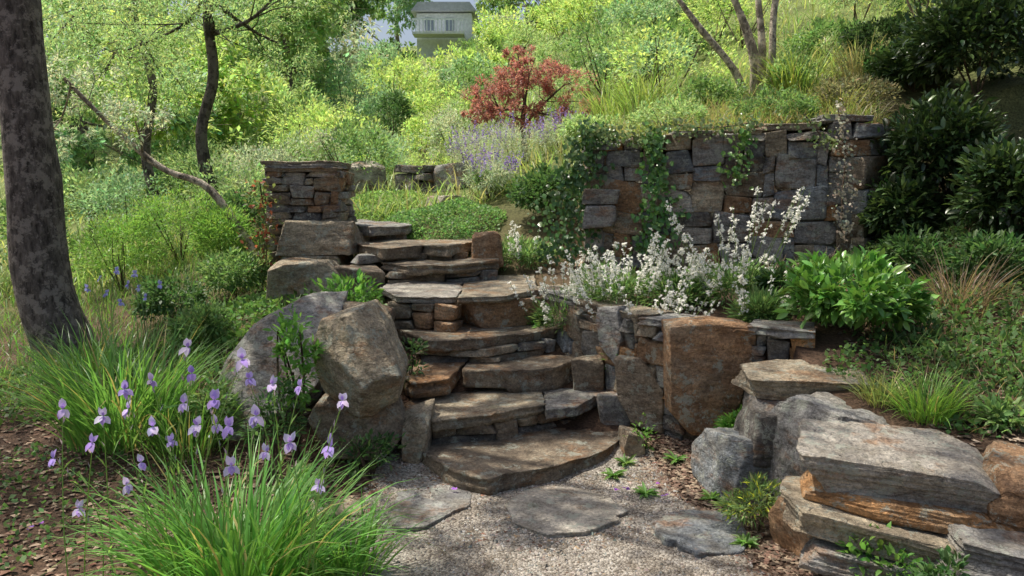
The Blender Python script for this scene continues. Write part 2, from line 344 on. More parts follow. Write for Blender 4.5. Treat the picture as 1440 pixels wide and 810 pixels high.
step('fourth step from the bottom, one wide flat grey brown slab',.56,[[(560,462),(605,478),(690,474),(782,460)]],None,.085,41,['brown'],.4,[(590,476),(690,476),(780,464)],.75)
t5=step('wide landing step with flat flagstones above a big rusty riser block',.79,[[(532,405),(556,417),(642,417)],[(644,418),(705,416),(757,408)]],None,.055,51,['pale','tan'],.56,None,1.3)
P0=atz(642,417,.79); P1=atz(757,409,.79); mb=MB(); P,Fc=rockV(((P1[0]-P0[0])/2-.01,.16,.1),22,77,rr=.15,planes=5,amp=.03,skew=.06,cut=(.88,.97)); mb.add(rotz(P,math.atan2(P1[1]-P0[1],P1[0]-P0[0]))+np.array([(P0[0]+P1[0])/2,(P0[1]+P1[1])/2+.14,.645]),Fc,PAL['rust']); mb.build('riser_block',M_rock,t5)
mb=MB(); stonewall(mb,[atz(545,416,.79)[:2]+[0,.04],atz(640,419,.79)[:2]+[0,.04]],.5,.74,.08,.18,78,['brown','grey','rust','tan'],wr=(2,4),hr=(1,2)); mb.build('riser_stones',M_rock,t5)
step('sixth step from the bottom with a thin dark slab edge',.93,[[(538,368),(570,374),(640,373),(702,368)]],None,.075,61,['brown'],.79,[(545,374),(700,370)],.7)
step('seventh step beside the stone pier, dark brown slab and small blocks',1.06,[[(492,340),(540,347),(592,344)],[(594,343),(630,345),(664,340)]],None,.09,71,['brown','tan'],.93,[(500,346),(660,342)],.9)
step('topmost step, short dark slab against the stone pier',1.19,[[(474,310),(520,319),(574,316)]],None,.08,81,['grey'],1.05,[(480,318),(572,316)],.7)
rock('stone_block','rusty square block at the right end of the upper steps','stone',(664,326,706,366),6.75,.3,'rust',91,drop=.05,rr=.2)
rock('stone_block','brown block below the pier at the left end of the landing step','stone',(478,374,540,412),6.3,.45,'brown',92,drop=.1,rr=.18)
rock('stone_block','small tan stone at the left end of the second step','stone',(567,578,606,632),4.25,.3,'tan',93,drop=.05,rr=.12)
rock('stone_block','low round stone tucked at the right end of the bottom step','stone',(872,604,905,640),4.35,.2,'brown',94,drop=.05)
rock('stone_block','grey stone wedged between the second step and the low wall','stone',(842,552,884,606),4.72,.2,'grey',95,drop=.08,rr=.12)
rock('stone_block','brown stone wedged between the third step and the low wall','stone',(806,500,846,552),5.0,.2,'brown',96,drop=.08,rr=.12)
def shaped(label,outline,Y,dep,pal,seed,n=48,amp=.035,lean=0,planes=8,name='boulder',cut=(.7,.93),rz=0,pin=1.2):
    """angular block: front silhouette follows a straight edged outline, front face split into facets by planes"""
    r=np.random.default_rng(seed); Q=np.array([[atY(x,y,Y)[0],atY(x,y,Y)[2]] for x,y in outline]); c=(Q.max(0)+Q.min(0))/2
    E=[]; 
    for i in range(len(Q)):
        for f in np.linspace(0,1,14,endpoint=False): E.append(Q[i]*(1-f)+Q[(i+1)%len(Q)]*f)
    E=np.array(E); a=np.arctan2(E[:,1]-c[1],E[:,0]-c[0]); rad=np.linalg.norm(E-c,axis=1); o=np.argsort(a); a=a[o];rad=rad[o]
    A=np.concatenate([a-2*math.pi,a,a+2*math.pi]); Rr=np.tile(rad,3)
    U,Fc=cubegrid(n); th=np.arctan2(U[:,2],U[:,0]); mx=np.interp(th,A,Rr); cap=np.maximum(np.abs(U[:,0]),np.abs(U[:,2])); cap=cap*(1-.05*np.abs(U[:,1])**4)
    P=np.stack([np.cos(th)*mx*cap,U[:,1]*dep*.5,np.sin(th)*mx*cap],1)
    for _ in range(planes):
        nn=r.normal(size=3)*np.array([.9,.7,.9]); nn[1]=-abs(nn[1])-.45*pin; nn/=np.linalg.norm(nn); sup=(P@nn).max(); e=np.maximum(P@nn-sup*r.uniform(*cut),0); P=P-np.outer(e,nn)*.985
    s=rad.mean(); nr=P/np.linalg.norm(P,axis=1,keepdims=True); nr=nr*.4+np.array([0,-.6,0])*(P[:,1:2]<0); k=seed%11
    P=P+nr*(amp*s*(.5*sn(P/s,3,k)+.4*sn(P/s,7,k+2)+.25*sn(P/s,17,k+4)))[:,None]
    qn=np.floor((sn(P/s,2.8,k+5)+sn(P/s,8,k+1)*.4)*3)/3; P=P-nr*(qn*amp*s*1.4)[:,None]
    P[:,1]+=P[:,2]*lean
    P=rotz(P,rz)+np.array([c[0],Y+dep*.35,c[1]]); mb=MB(); mb.add(P,Fc,PAL[pal]); return tag(mb.build(name,M_rock),label,'boulder')
shaped('large pale boulder with lichen at the left of the steps',[(428,512),(442,458),(508,436),(532,464),(564,530),(556,568),(518,590),(480,582),(445,562)],4.05,.5,'tan',1021,lean=.32,planes=7,cut=(.62,.9),amp=.045)
shaped('long lichened grey green boulder sloping up behind the pale one',[(300,568),(306,520),(345,462),(405,430),(462,426),(460,520),(430,600),(340,600)],4.5,.45,'grey',1010,lean=.7,planes=7,cut=(.66,.92),amp=.045)
shaped('low dark rock under the pale boulder beside the second step',[(425,600),(445,566),(555,575),(572,612),(540,642),(440,640)],4.12,.3,'brown',1012,lean=.2)
rock('boulder','grey green rock at the foot of the pier behind the weeds','boulder',(392,366,482,400),6.2,.5,'tan',1015,drop=.12)
rock('boulder','mossy rock above the pale boulder beside the landing','boulder',(450,422,550,470),5.1,.5,'brown',1016,drop=.2,rr=.3)
# pier
pz=[atY(365,0,6.75)[0],atY(468,0,6.75)[0]]
t=thing('stone_pier','square stacked stone pier with flat capstones left of the steps','pier',((pz[0]+pz[1])/2,7.05,.7))
px0,px1=pz; pth=[(px0,7.4),(px0,6.75),(px1,6.75),(px1,7.4)]
mb=MB()
for a,b,s in ((pth[0],pth[1],1),(pth[1],pth[2],2),(pth[2],pth[3],3)): stonewall(mb,[a,b],1.2,1.66,.068,.2,200+s,['grey','brown','tan','tan','rust','pale','dark'],wr=(2,7),hr=(1,2),n=8,rr=.12)
stonewall(mb,[pth[0],pth[1]],.6,1.2,.09,.2,210,['grey','brown','tan','rust'],wr=(2,4),hr=(1,2),n=7)
mb.build('stonework',M_rock,t)
mb=MB(); P,Fc=rockV(((px1-px0)/2-.07,.3,.5),8,5,planes=0,amp=.0,skew=0); mb.add(P+np.array([(px0+px1)/2,7.08,1.13]),Fc,(.08,.07,.06)); mb.build('core',M_rock,t)
for bb,s,pl in (((385,312,498,358),301,'tan'),((393,358,482,398),302,'tan')):
    x0,y0,x1,y1=bb; c=atY((x0+x1)/2,(y0+y1)/2,6.62); mb=MB(); P,Fc=rockV(((x1-x0)/F*6.6/2,.3,(y1-y0)/F*6.6/2),24,s,rr=.1,planes=6,amp=.05,skew=.07,cut=(.84,.97)); mb.add(P+c+np.array([0,.25,0]),Fc,PAL[pl]); mb.build('base_block',M_rock,t)
for k in range(3):
    e=.0+.012*k; z=1.66+.028*k+.03; V,Fs=slabV([(px0-e,6.72-e*.5),((px0+px1)/2,6.7),(px1+e-.04*k,6.72),(px1+e-.04,7.45),(px0-e,7.45)],z,.03,310+k,rough=.014,lay=.4); mb=MB(); mb.add(V,Fs,np.array(PAL[['brown','grey','tan'][k]])); mb.build('cap_stone',M_rock,t)
# tall retaining wall
WP=[(.72,7.5),(.62,6.78),(1.6,6.56),(2.78,6.27),(3.2,6.75),(3.9,7.2)]
def wtop(u): return np.interp(u,[0,.7,1.0,2.2,3.0,3.8,4.3,5.2],[1.78,1.86,1.91,1.95,2.0,2.02,1.95,1.75])
t=thing('retaining_wall','tall retaining wall of coursed fieldstone with ivy hanging on it','wall',(1.7,6.6,.7))
mb=MB(); stonewall(mb,WP,.62,wtop,.08,.28,412,['grey','grey','grey','brown','tan','tan','orange','rust','blue','blue','pale','dark'],wr=(2,5),hr=(2,4),n=11,bulge=.02,gap=.0,rr=.1,cut=(.86,.985),planes=5,skew=.085); mb.build('stonework',M_rock,t)
strip(WP,.5,1.8,.05,.24,(.13,.115,.09)).build('core',M_rock,t)
for k,(xa,xb) in enumerate(((.62,.98),(1.0,1.3),(1.32,1.62),(1.66,2.0),(2.02,2.42),(2.44,2.8))):
    ya=6.78-(xa-.62)*.225; yb=6.78-(xb-.62)*.225; z=[1.93,1.95,1.98,1.99,2.03,2.08][k]
    V,Fs=slabV([(xa,ya-.02),(xb,yb-.02),(xb,yb+.32),(xa,ya+.32)],z,.05,420+k,rough=.012,lay=.4,m=90); mb=MB(); mb.add(V,Fs,PAL[['grey','brown','grey','tan','brown','grey'][k]]); mb.build('cap_stone',M_rock,t)
# low wall beside the steps
LP=[(.12,5.95),(.2,5.72),(.43,5.25),(.62,4.9),(.76,4.62),(.95,4.44),(1.3,4.32),(1.62,4.2)]
t=thing('retaining_wall','low curved dry stone wall along the right side of the lower steps','wall',(.55,5.1,.1))
mb=MB(); stonewall(mb,LP,.02,.745,.062,.24,503,['brown','grey','tan','rust','dark','tan','blue','orange'],wr=(2,5),hr=(1,4),n=9,bulge=.03,rr=.12,gap=.001); mb.build('stonework',M_rock,t)
strip(LP,-.05,.7,.05,.2,(.12,.105,.085)).build('core',M_rock,t)
for k,(a,b) in enumerate([(LP[i],LP[i+1]) for i in range(7)]):
    if k in (5,): continue
    a=np.array(a);b=np.array(b);d=(b-a)/np.linalg.norm(b-a);nn=np.array([d[1],-d[0]])
    V,Fs=slabV([a+nn*.03+d*.004,b+nn*.03-d*.004,b-nn*.25-d*.004,a-nn*.25+d*.004],.79-.004*k,.05,520+k,rough=.012,m=80,lay=.5); mb=MB(); mb.add(V,Fs,PAL[['tan','grey','brown','tan','grey','tan','grey'][k]]); mb.build('cap_stone',M_rock,t)
shaped('tall rust and grey lichened slab block with a flat top in the low wall',[(938,456),(1000,451),(1054,457),(1060,498),(1040,565),(1008,616),(970,612),(942,580)],4.32,.24,'rust',603,amp=.03,planes=4,name='stone_block',cut=(.92,.99),lean=.05,pin=3.5)
shaped('rusty triangular slab at the foot of the low wall',[(866,506),(905,504),(940,545),(940,606),(895,600),(872,560)],4.56,.12,'brown',602,amp=.03,planes=4,n=34,name='stone_block',cut=(.9,.98),pin=3.5,rz=-.5)
shaped('upright grey slab in the face of the low wall behind the rusty slab',[(838,436),(880,430),(890,470),(878,512),(850,490)],4.82,.12,'grey',604,amp=.02,planes=4,n=30,name='stone_block',cut=(.88,.97),pin=2.5,rz=-.8)
rock('boulder','blue grey angular rock at the edge of the gravel','boulder',(992,610,1108,695),3.85,.45,'blue',606,rot=(0,.1,.2),drop=.03,n=38,planes=12,rr=.1,amp=.06,cut=(.7,.92))
rock('boulder','pale broken grey rock in the middle of the right bank','boulder',(1105,566,1235,690),3.5,.4,'grey',607,rot=(.1,-.05,.2),drop=.1,n=42,planes=14,cut=(.7,.93),amp=.08,rr=.1)
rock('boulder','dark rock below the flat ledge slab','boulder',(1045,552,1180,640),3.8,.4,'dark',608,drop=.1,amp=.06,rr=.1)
rock('boulder','brown rock filling the bank under the right end of the flat ledge slab','boulder',(1150,545,1260,620),3.85,.5,'brown',613,drop=.1,amp=.06,rr=.1)
rock('boulder','narrow rust stone at the bottom of the right bank','boulder',(1112,700,1190,810),3.12,.35,'rust',609,rot=(0,-.2,.3),drop=.05,amp=.06,planes=12,rr=.1)
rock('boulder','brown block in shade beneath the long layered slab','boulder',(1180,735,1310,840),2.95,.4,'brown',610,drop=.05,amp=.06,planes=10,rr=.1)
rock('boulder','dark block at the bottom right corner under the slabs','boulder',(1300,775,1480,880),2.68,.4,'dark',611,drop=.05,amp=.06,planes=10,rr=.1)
rock('boulder','tan stone packed behind the layered slabs','boulder',(1230,650,1420,740),3.35,.5,'tan',612,drop=.1)
c=atz(1140,534,.56); block('flat brown ledge slab above the dark rock on the right bank',(c[0],c[1]+.02,.55),(.32,.2,.055),(.03,.02,-.05),'tan',620)
block('thick pale broken slab on top of the right bank',(1.52,3.02,.435),(.35,.24,.07),(.05,.06,-.24),'pale',631,n=54)
block('tan and rust split block right of the thick pale slab',(2.0,2.82,.39),(.27,.23,.09),(.03,.08,-.55),'rust',635,n=48)
block('thin rusty slab wedged under the thick pale slab',(1.50,2.94,.335),(.36,.21,.035),(.03,.09,-.30),'orange',641,n=44)
block('long tan slab sloping under the thick pale slab',(1.36,2.88,.255),(.36,.19,.048),(.0,.13,-.38),'tan',638,n=48)
block('grey slab under the split block at the far right',(1.82,2.62,.24),(.33,.2,.06),(.05,.09,-.55),'grey',633)
block('brown slab lowest in the stack at the far right',(1.80,2.58,.12),(.34,.2,.05),(.05,.04,-.5),'brown',643)
block('thin grey slab lying under the long tan slab',(1.42,2.78,.15),(.31,.17,.04),(.02,.06,-.4),'grey',634)
def ledge(label,pts,z,th,seed,pal,name='stone_slab',rough=.025,cat='slab',lay=1.0):
    V,Fs=slabV([atz(x,y,z)[:2] for x,y in pts],z,th,seed,m=170,rough=rough,lay=lay); mb=MB(); mb.add(V,Fs,np.array(PAL[pal]))
    return tag(mb.build(name,M_rock),label,cat)
for lab,pts,pal,s in (('grey flagstone in the gravel left of centre',[(548,722),(560,690),(620,678),(662,690),(655,712),(600,738),(560,740)],'grey',701),
  ('sunlit tan flagstone in the middle of the gravel',[(712,708),(740,684),(800,682),(855,695),(884,715),(840,742),(770,748),(720,732)],'pale',702),
  ('dark blue flagstone at the right edge of the gravel',[(920,735),(955,712),(1020,718),(1055,745),(1045,775),(985,778),(930,755)],'blue',703),
  ('mossy flagstone beside the grass at the left edge of the gravel',[(420,700),(440,660),(500,655),(522,690),(510,722),(450,728)],'tan',704)):
    ledge(lab,pts,.016,.05,s,pal,'flagstone',.018,cat='flagstone',lay=.2)
rock('boulder','pale rock beside the path above the top step','boulder',(492,228,546,250),11,.5,'pale',720,drop=.3,rr=.3,planes=12)
rock('stone_slab','flat pale paving slab on the upper path','slab',(600,276,655,292),9.2,.5,'pale',721)
t=thing('garden_wall','low dark stone wall edging the bed above the upper path','wall',(-.6,10.3,1.4))
mb=MB(); a=atY(548,0,10.3);b=atY(655,0,10.1); stonewall(mb,[(a[0],10.5),(-1.1,10.2),(b[0],9.9)],1.3,1.82,.12,.3,730,['dark','grey','brown','dark'],wr=(2,4),hr=(1,3),n=7); mb.build('stonework',M_rock,t)
# ---------------------------------------------------------------- plant geometry
T8=np.array([(0,0,0),(.3,-.42,.06),(.32,0,0),(.3,.42,.06),(.68,-.36,.03),(.7,0,-.04),(.68,.36,.03),(1,0,-.14)])
F8q=np.array([[1,4,5,2],[2,5,6,3]]); F8t=np.array([[0,1,2],[0,2,3],[4,7,5],[5,7,6]])
T4=np.array([(0,0,0),(.45,-.5,.05),(1,0,-.08),(.45,.5,.05)]); F4=np.array([[0,1,2,3]])
def nrm(a): return a/np.maximum(np.linalg.norm(a,axis=1,keepdims=True),1e-9)
def leaves(mb,P,D,L,W,col,hi=False,up=None):
    n=len(P); D=nrm(D); U=rng.normal(size=(n,3))*.5+np.array([0,0,1]) if up is None else up
    S=nrm(np.cross(D,U)); Nn=np.cross(S,D); T=T8 if hi else T4; m=len(T)
    L=np.broadcast_to(L,(n,)); W=np.broadcast_to(W,(n,))
    V=P[:,None]+D[:,None]*(T[None,:,0:1]*L[:,None,None])+S[:,None]*(T[None,:,1:2]*W[:,None,None])+Nn[:,None]*(T[None,:,2:3]*L[:,None,None])
    off=(np.arange(n)*m)[:,None,None]
    Fs=[(F8q[None]+off).reshape(-1,4),(F8t[None]+off).reshape(-1,3)] if hi else [(F4[None]+off).reshape(-1,4)]
    mb.add(V.reshape(-1,3),Fs,np.repeat(col,m,0))
def vcol(base,n,var=.25,hue=.12,alt=None,palt=.0):
    c=np.tile(np.array(base,float),(n,1))*(1+rng.normal(size=(n,1))*var).clip(.45,1.7); c[:,0]*=(1+rng.normal(size=n)*hue); 
    if alt is not None: m=rng.random(n)<palt; c[m]=np.array(alt)*(1+rng.normal(size=(m.sum(),1))*.15)
    return c.clip(.003,.95)
def blades(mb,P,az,th0,bend,L,W,col,ns=5,pw=1.4):
    n=len(P); d=np.stack([np.cos(az),np.sin(az),0*az],1); sd=np.stack([-np.sin(az),np.cos(az),0*az],1)
    tw=rng.normal(size=n)*.5; pos=P.copy(); V=np.zeros((n,(ns+1)*2,3)); zz=np.array([0,0,1.])
    for k in range(ns+1):
        f=k/ns; w=(W*(.6+.8*f if f<.5 else 1-.0*f)*(1-f**2.2)+.0006)/2
        s2=sd*np.cos(tw)[:,None]+d*np.sin(tw)[:,None]
        V[:,2*k]=pos-s2*w[:,None]; V[:,2*k+1]=pos+s2*w[:,None]
        th=th0+bend*((k+.5)/ns)**pw; pos=pos+(d*np.sin(th)[:,None]+zz*np.cos(th)[:,None])*(L/ns)[:,None]
    k=np.arange(ns)*2; Fq=np.stack([k,k+1,k+3,k+2],1)[None]+(np.arange(n)*(ns+1)*2)[:,None,None]
    mb.add(V.reshape(-1,3),Fq.reshape(-1,4),np.repeat(col,(ns+1)*2,0)); return pos
def tube(mb,pts,rad,col,ns=8,wob=0):
    A=np.array(pts,float); n=len(A); T=nrm(np.gradient(A,axis=0)); ref=np.array([0.3,1,.1]); S=nrm(np.cross(T,ref)); B=np.cross(S,T)
    a=np.linspace(0,2*math.pi,ns,endpoint=False); rad=np.broadcast_to(rad,(n,))
    V=A[:,None]+(S[:,None]*np.cos(a)[None,:,None]+B[:,None]*np.sin(a)[None,:,None])*rad[:,None,None]
    V=V.reshape(-1,3)
    if wob: V=V+nrm(V-np.repeat(A,ns,0))*(sn(V,9,2)*wob+sn(V*np.array([1,1,.25]),26,4)*wob*.5)[:,None]
    i=np.arange(n-1)[:,None]*ns; j=np.arange(ns)[None]; k=(j+1)%ns
    mb.add(V,np.stack([i+j,i+k,i+ns+k,i+ns+j],2).reshape(-1,4),col)
def curve(pts,n):
    A=np.array(pts,float); t=np.linspace(0,len(A)-1,n); out=[]
    for v in t:
        i=int(min(v,len(A)-2)); f=v-i; p0=A[max(i-1,0)];p1=A[i];p2=A[i+1];p3=A[min(i+2,len(A)-1)]
        out.append(.5*((2*p1)+(-p0+p2)*f+(2*p0-5*p1+4*p2-p3)*f*f+(-p0+3*p1-3*p2+p3)*f**3))
    return np.array(out)
def cloud(n,c,rad,ncl,cr,shell=.55,lowcut=-.6):
    d=nrm(rng.normal(size=(ncl*3,3))); d=d[d[:,2]>lowcut][:ncl]; ncl=len(d); rr=rng.uniform(shell,1,size=(ncl,1)); cc=d*rr
    s=(1+rng.normal(size=(ncl,1))*.3).clip(.5,1.7)
    k=rng.integers(0,ncl,n); off=nrm(rng.normal(size=(n,3)))*(rng.random((n,1))**.45); rad=np.array(rad)
    P=np.array(c)+cc[k]*rad+off*s[k]*cr
    return P,nrm(off+cc[k]*.7)
COL={'lime':(.44,.56,.19),'light':(.35,.47,.21),'mid':(.18,.29,.10),'dark':(.05,.09,.032),'grey':(.42,.47,.35),'fern':(.22,.38,.08),'red':(.42,.185,.17),'fresh':(.15,.31,.065),'deep':(.08,.155,.05),'cool':(.28,.42,.24)}  # far-slope greens, mainly lime and light, are paled to paint in hazy glow
def bush(label,px,pt,Y,w,kind,leafL=.06,n=2600,name='shrub',cat='shrub',group=None,asp=.45,mat=None,hi=False,hz=None,alt=None,palt=0,dep=1.0,shell=.55,fl=None,x=None,grow=.5):
    x=atY(px,pt,Y)[0] if x is None else x; z0=Hs(x,Y); ztop=atY(px,pt,Y)[2]; rw=w/F*Y/2; h=max(ztop-z0,grow*rw*1.6,.1) if hz is None else hz
    t=thing(name,label,cat,(x,Y,z0),group); mb=MB(); ncl=max(10,int(n/55)); cr=.28*min(rw,max(h/2,.1))+.02
    P,D=cloud(n,(x,Y,z0+h*.52),(rw*.85,rw*.85*dep,h*.42),ncl,cr,shell)
    L=leafL*rng.uniform(.6,1.3,n); D=D+rng.normal(size=(n,3))*.5+np.array([0,0,.25])
    leaves(mb,P,D,L,L*asp,vcol(COL[kind] if isinstance(kind,str) else kind,n,.25,.12,alt,palt),hi); mb.build('foliage',mat or M_leaf,t)
    sb=MB(); b=np.array([x,Y,z0-.03]); tube(sb,curve([b,b+[0,0,h*.25],b+[rng.normal()*.03,0,h*.5]],5),np.linspace(.014,.006,5)*min(max(.5,h),2),(.1,.075,.05),5)
    for k in range(4):
        a=rng.uniform(0,6.28); q=np.array([x+math.cos(a)*rw*.5,Y+math.sin(a)*rw*.5,z0+h*.7])
        tube(sb,curve([b,(b+q)/2+rng.normal(size=3)*.03*h,q],6),np.linspace(.012,.004,6)*min(max(.5,h),2),(.1,.075,.05),5)
    sb.build('stems',M_bark,t)
    if fl:
        fb=MB(); nf,fL,fc,sz=fl
        for k in range(nf):
            a=rng.uniform(0,6.28); rr=rng.random()**.5*rw*.9; b=np.array([x+math.cos(a)*rr,Y+math.sin(a)*rr*dep,z0+h*rng.uniform(.6,1.0)*(1-.35*(rr/rw)**2)])
            dr=np.array([math.cos(a)*.35*rr/rw+rng.normal()*.1,math.sin(a)*.25,1.]); dr/=np.linalg.norm(dr); m=int(fL/sz*2.2)
            s=np.linspace(.25,1,m)[:,None]; P=b+dr*s*fL; D=rng.normal(size=(m,3)); D[:,2]*=.5; Dn=nrm(D)
            leaves(fb,P,Dn,sz*(1.25-.7*s[:,0]),sz*.8,vcol(fc,m,.2,.1)); 
        fb.build('flower_spikes',M_petal,t)
    return t
def clump(label,x,y,rad,L,n,col,W=.01,name='grass_clump',cat='grass clump',group=None,th=(0.05,.75),bend=(.3,1.5),mat=None,ns=6):
    z0=Hs(x,y); t=thing(name,label,cat,(x,y,z0),group); mb=MB(); a=rng.uniform(0,6.283,n); rr=np.sqrt(rng.random(n))*rad
    P=np.stack([x+np.cos(a)*rr,y+np.sin(a)*rr,np.full(n,z0-.02)],1); az=a+rng.normal(size=n)*.5
    blades(mb,P,az,rng.uniform(*th,n)*(.35+.65*rr/rad),rng.uniform(*bend,n),L*rng.uniform(.55,1.12,n),np.full(n,W)*rng.uniform(.7,1.25,n),vcol(col,n,.2,.1,(.4,.34,.14),.05),ns)
    mb.build('blades',mat or M_grass,t); return t
def tree(label,base,path,r0,r1,blobs,n,L,kind,bark=(.16,.135,.11),asp=.45,name='tree',group=None,ns=10,cat='tree',limb=.35,nl=5,fill=.3,flare=1.3):
    x,y=base; z0=Hs(x,y); t=thing(name,label,cat,(x,y,z0),group)
    pts=curve([(x,y,z0-.1)]+[tuple(p) for p in path],22); mb=MB(); rad=np.linspace(r0,r1,22); rad[:3]*=np.array([flare,1+(flare-1)*.4,1.02]); tube(mb,pts,rad,bark,ns,r0*.08); mb.build('trunk',M_bark,t)
    for i,b in enumerate(blobs[:nl]):
        c=np.array(b[:3]); k=int(len(pts)*rng.uniform(.55,.95)); s=pts[k]; lb=MB(); mdl=(s+c)/2+rng.normal(size=3)*.12*np.linalg.norm(c-s); tube(lb,curve([s,mdl,c],10),np.linspace(rad[k]*limb*1.6,r1*.15+.004,10),bark,6,r1*.05)
        for _ in range(4):
            q=c+rng.normal(size=3)*np.array(b[3:6])*.6; tube(lb,curve([mdl,(mdl+q)/2+rng.normal(size=3)*.05,q],6),np.linspace(rad[k]*limb*.5,.004,6),bark,5)
        lb.build('limb',M_bark,t)
    cb=MB(); vol=np.array([b[3]*b[4]*b[5] for b in blobs])**.66; vol/=vol.sum()
    for b,v in zip(blobs,vol):
        m=int(n*v); P,D=cloud(m,b[:3],b[3:6],max(12,m//60),.26*min(b[3:6]),fill,-1)
        LL=L*rng.uniform(.6,1.3,m); leaves(cb,P,D+rng.normal(size=(m,3))*.8+np.array([0,0,-.15]),LL,LL*asp,vcol(COL[kind] if isinstance(kind,str) else kind,m,.28,.15))
    cb.build('crown',M_leaf,t); return t
# ---------------------------------------------------------------- trees
p=lambda px,py,Y: tuple(atY(px,py,Y))
tree('thick leaning tree with rough dark bark at the left edge',(atY(68,0,6.1)[0],6.1),[p(62,400,6.1),p(44,230,6.1),p(22,20,6.1),p(2,-180,6.1),(-4.0,6.1,6)],.225,.12,
  [(-3.4,6.0,6.4,1.5,1.5,.8),(-1.9,5.0,6.2,1.4,1.4,.7),(-4.9,5.4,6.1,1.3,1.5,.8),(-2.6,7.2,6.8,1.3,1.3,.7),(-3.0,4.0,5.9,1.2,1.2,.5),(-.9,6.2,6.6,1.3,1.3,.6),(-.6,4.4,6.2,1.1,1.1,.5)],7600,.10,'mid',(.15,.13,.115),ns=28,limb=.45,nl=7,flare=1.15)
bx,by=atY(1068,0,8.6)[:2]; z0=Hs(bx,by)
t=thing('tree','pale barked tree with several slender stems on the slope above the tall wall','tree',(bx,by,z0))
for k,(q,r0) in enumerate((([(1030,95),(985,40),(940,-20)],.045),([(1062,90),(1045,30),(1015,-40)],.06),([(1072,80),(1068,20),(1060,-60)],.05),([(1085,90),(1088,20),(1100,-60)],.045))):
    mb=MB(); pts=[(bx+.05*(k-1.5),by,z0-.08)]+[p(a,b,8.6-.1*k) for a,b in q]; e=np.array(pts[-1])+(np.array(pts[-1])-np.array(pts[-2]))*2.2; pts.append(tuple(e)); tube(mb,curve(pts,18),np.linspace(r0,r0*.4,18),(.36,.31,.25),10,.006); mb.build('trunk',M_bark,t)
cb=MB()
for b in ((1.2,6.4,6.4,1.3,1.3,.6),(1.6,7.9,6.2,1.3,1.3,.7),(2.6,8.6,6.8,1.5,1.5,.8),(3.8,8.2,6.3,1.4,1.4,.8),(2.4,5.8,6.2,1.2,1.2,.6)):
    P,D=cloud(1000,b[:3],b[3:],30,.35,.3,-1); leaves(cb,P,D,.10*rng.uniform(.6,1.3,len(P)),.05,vcol(COL['mid'],len(P)))
cb.build('crown',M_leaf,t)
for q in ((2.4,5.8,6.2),(1.2,6.4,6.4),(3.8,8.2,6.3)):
    mb=MB(); s=np.array(p(1045,-80,8.5)); tube(mb,curve([s,(s+q)/2+[0,0,.4],q],10),np.linspace(.03,.008,10),(.36,.31,.25),6); mb.build('limb',M_bark,t)
tree('dark slender tree with a bent trunk in the upper left',(atY(300,0,10)[0],10),[p(283,200,10),p(300,110,10),p(292,20,10),p(300,-60,10)],.085,.05,
  [(*p(180,70,10.2),1.0,.9,.55),(*p(300,30,9.8),.9,.9,.5),(*p(390,60,10.5),.8,.8,.6),(*p(240,-20,10),1.2,1,.6),(*p(400,-20,10),1.1,1,.5),(*p(120,10,9.5),.9,.9,.7)],12000,.048,'light',(.08,.07,.06),asp=.32)
tree('pale thin tree leaning left behind the stone pier',(atY(352,0,7.9)[0],7.9),[p(335,320,7.9),p(290,262,7.9),p(225,235,7.9),p(150,170,7.8),p(90,110,7.7)],.05,.018,
  [(*p(100,120,7.8),.5,.5,.35),(*p(190,170,7.6),.5,.5,.3),(*p(60,200,8),.5,.5,.3)],3200,.045,'grey',(.3,.26,.21),asp=.35)
tree('thin branching tree between the left trunk and the slender dark tree',(atY(215,0,12)[0],12),[p(205,220,12),p(215,120,12),p(190,30,12),p(200,-50,12)],.08,.04,
  [(*p(130,120,12),1.1,1,.8),(*p(230,110,12.5),1.0,1,.7),(*p(170,30,12),1.2,1,.8),(*p(70,60,12),1.2,1,.8)],9000,.07,'light',(.12,.1,.09),asp=.4)
bt=[(90,20,22,1.9,'light','left most of the far trees, pale green behind the thick trunk'),(180,10,26,2.4,'cool','far tree with a wide dull green crown in the upper left'),(330,30,24,2.0,'lime','far yellow green tree above the pier'),
    (410,60,21,1.6,'cool','far light green tree left of the bright slope'),(445,10,30,2.6,'grey','far grey green tree at the top left of the slope'),(500,-10,38,2.2,'mid','far dark tree just left of the white house'),(560,-35,44,2.2,'cool','far blue green tree behind the white house'),
    (745,5,36,2.2,'mid','far tree right of the white house'),(820,-20,34,2.6,'light','far light tree on the ridge at top centre'),(900,-15,28,2.4,'cool','far mid green tree on the ridge right of centre'),
    (1000,-10,22,2.2,'mid','mid green tree behind the pale stems'),(1140,10,15,1.9,'deep','dark tree upslope right of the pale stems'),(1260,0,13,1.8,'deep','deep green tree at the top right of the slope'),(1380,-20,12,1.7,'deep','deep green tree in the top right corner'),(250,60,18,1.3,'lime','small bright tree on the left slope'),(20,100,16,1.6,'light','pale tree at the left edge behind the thick trunk'),
    (300,120,17,1.5,'lime','bright tree low on the left slope above the pier'),(400,-10,19,1.7,'light','light tree hanging over the top left of the slope'),(110,150,15,1.4,'cool','cool green tree low behind the thick trunk')]
for px,py,Y,s,k,lab in bt:
    c=p(px,py,Y); x,y=c[0],c[1]; z0=Hs(x,y); sc=s
    bl=[(c[0]+rng.normal()*sc*.5,c[1]+rng.normal()*sc*.5,c[2]+rng.normal()*sc*.45-(.2*sc),sc*rng.uniform(.55,.9),sc*.7,sc*rng.uniform(.4,.65)) for _ in range(7)]
    tree(lab,(x,y),[(x+rng.normal()*.15,y,z0+(c[2]-z0)*.5),(x+rng.normal()*.2,y,c[2])],.05*sc+.04,.04,bl,7500,.075+.0045*Y,k,nl=4)
mx,my=atY(738,0,10.8)[:2]; zm=Hs(mx,my)
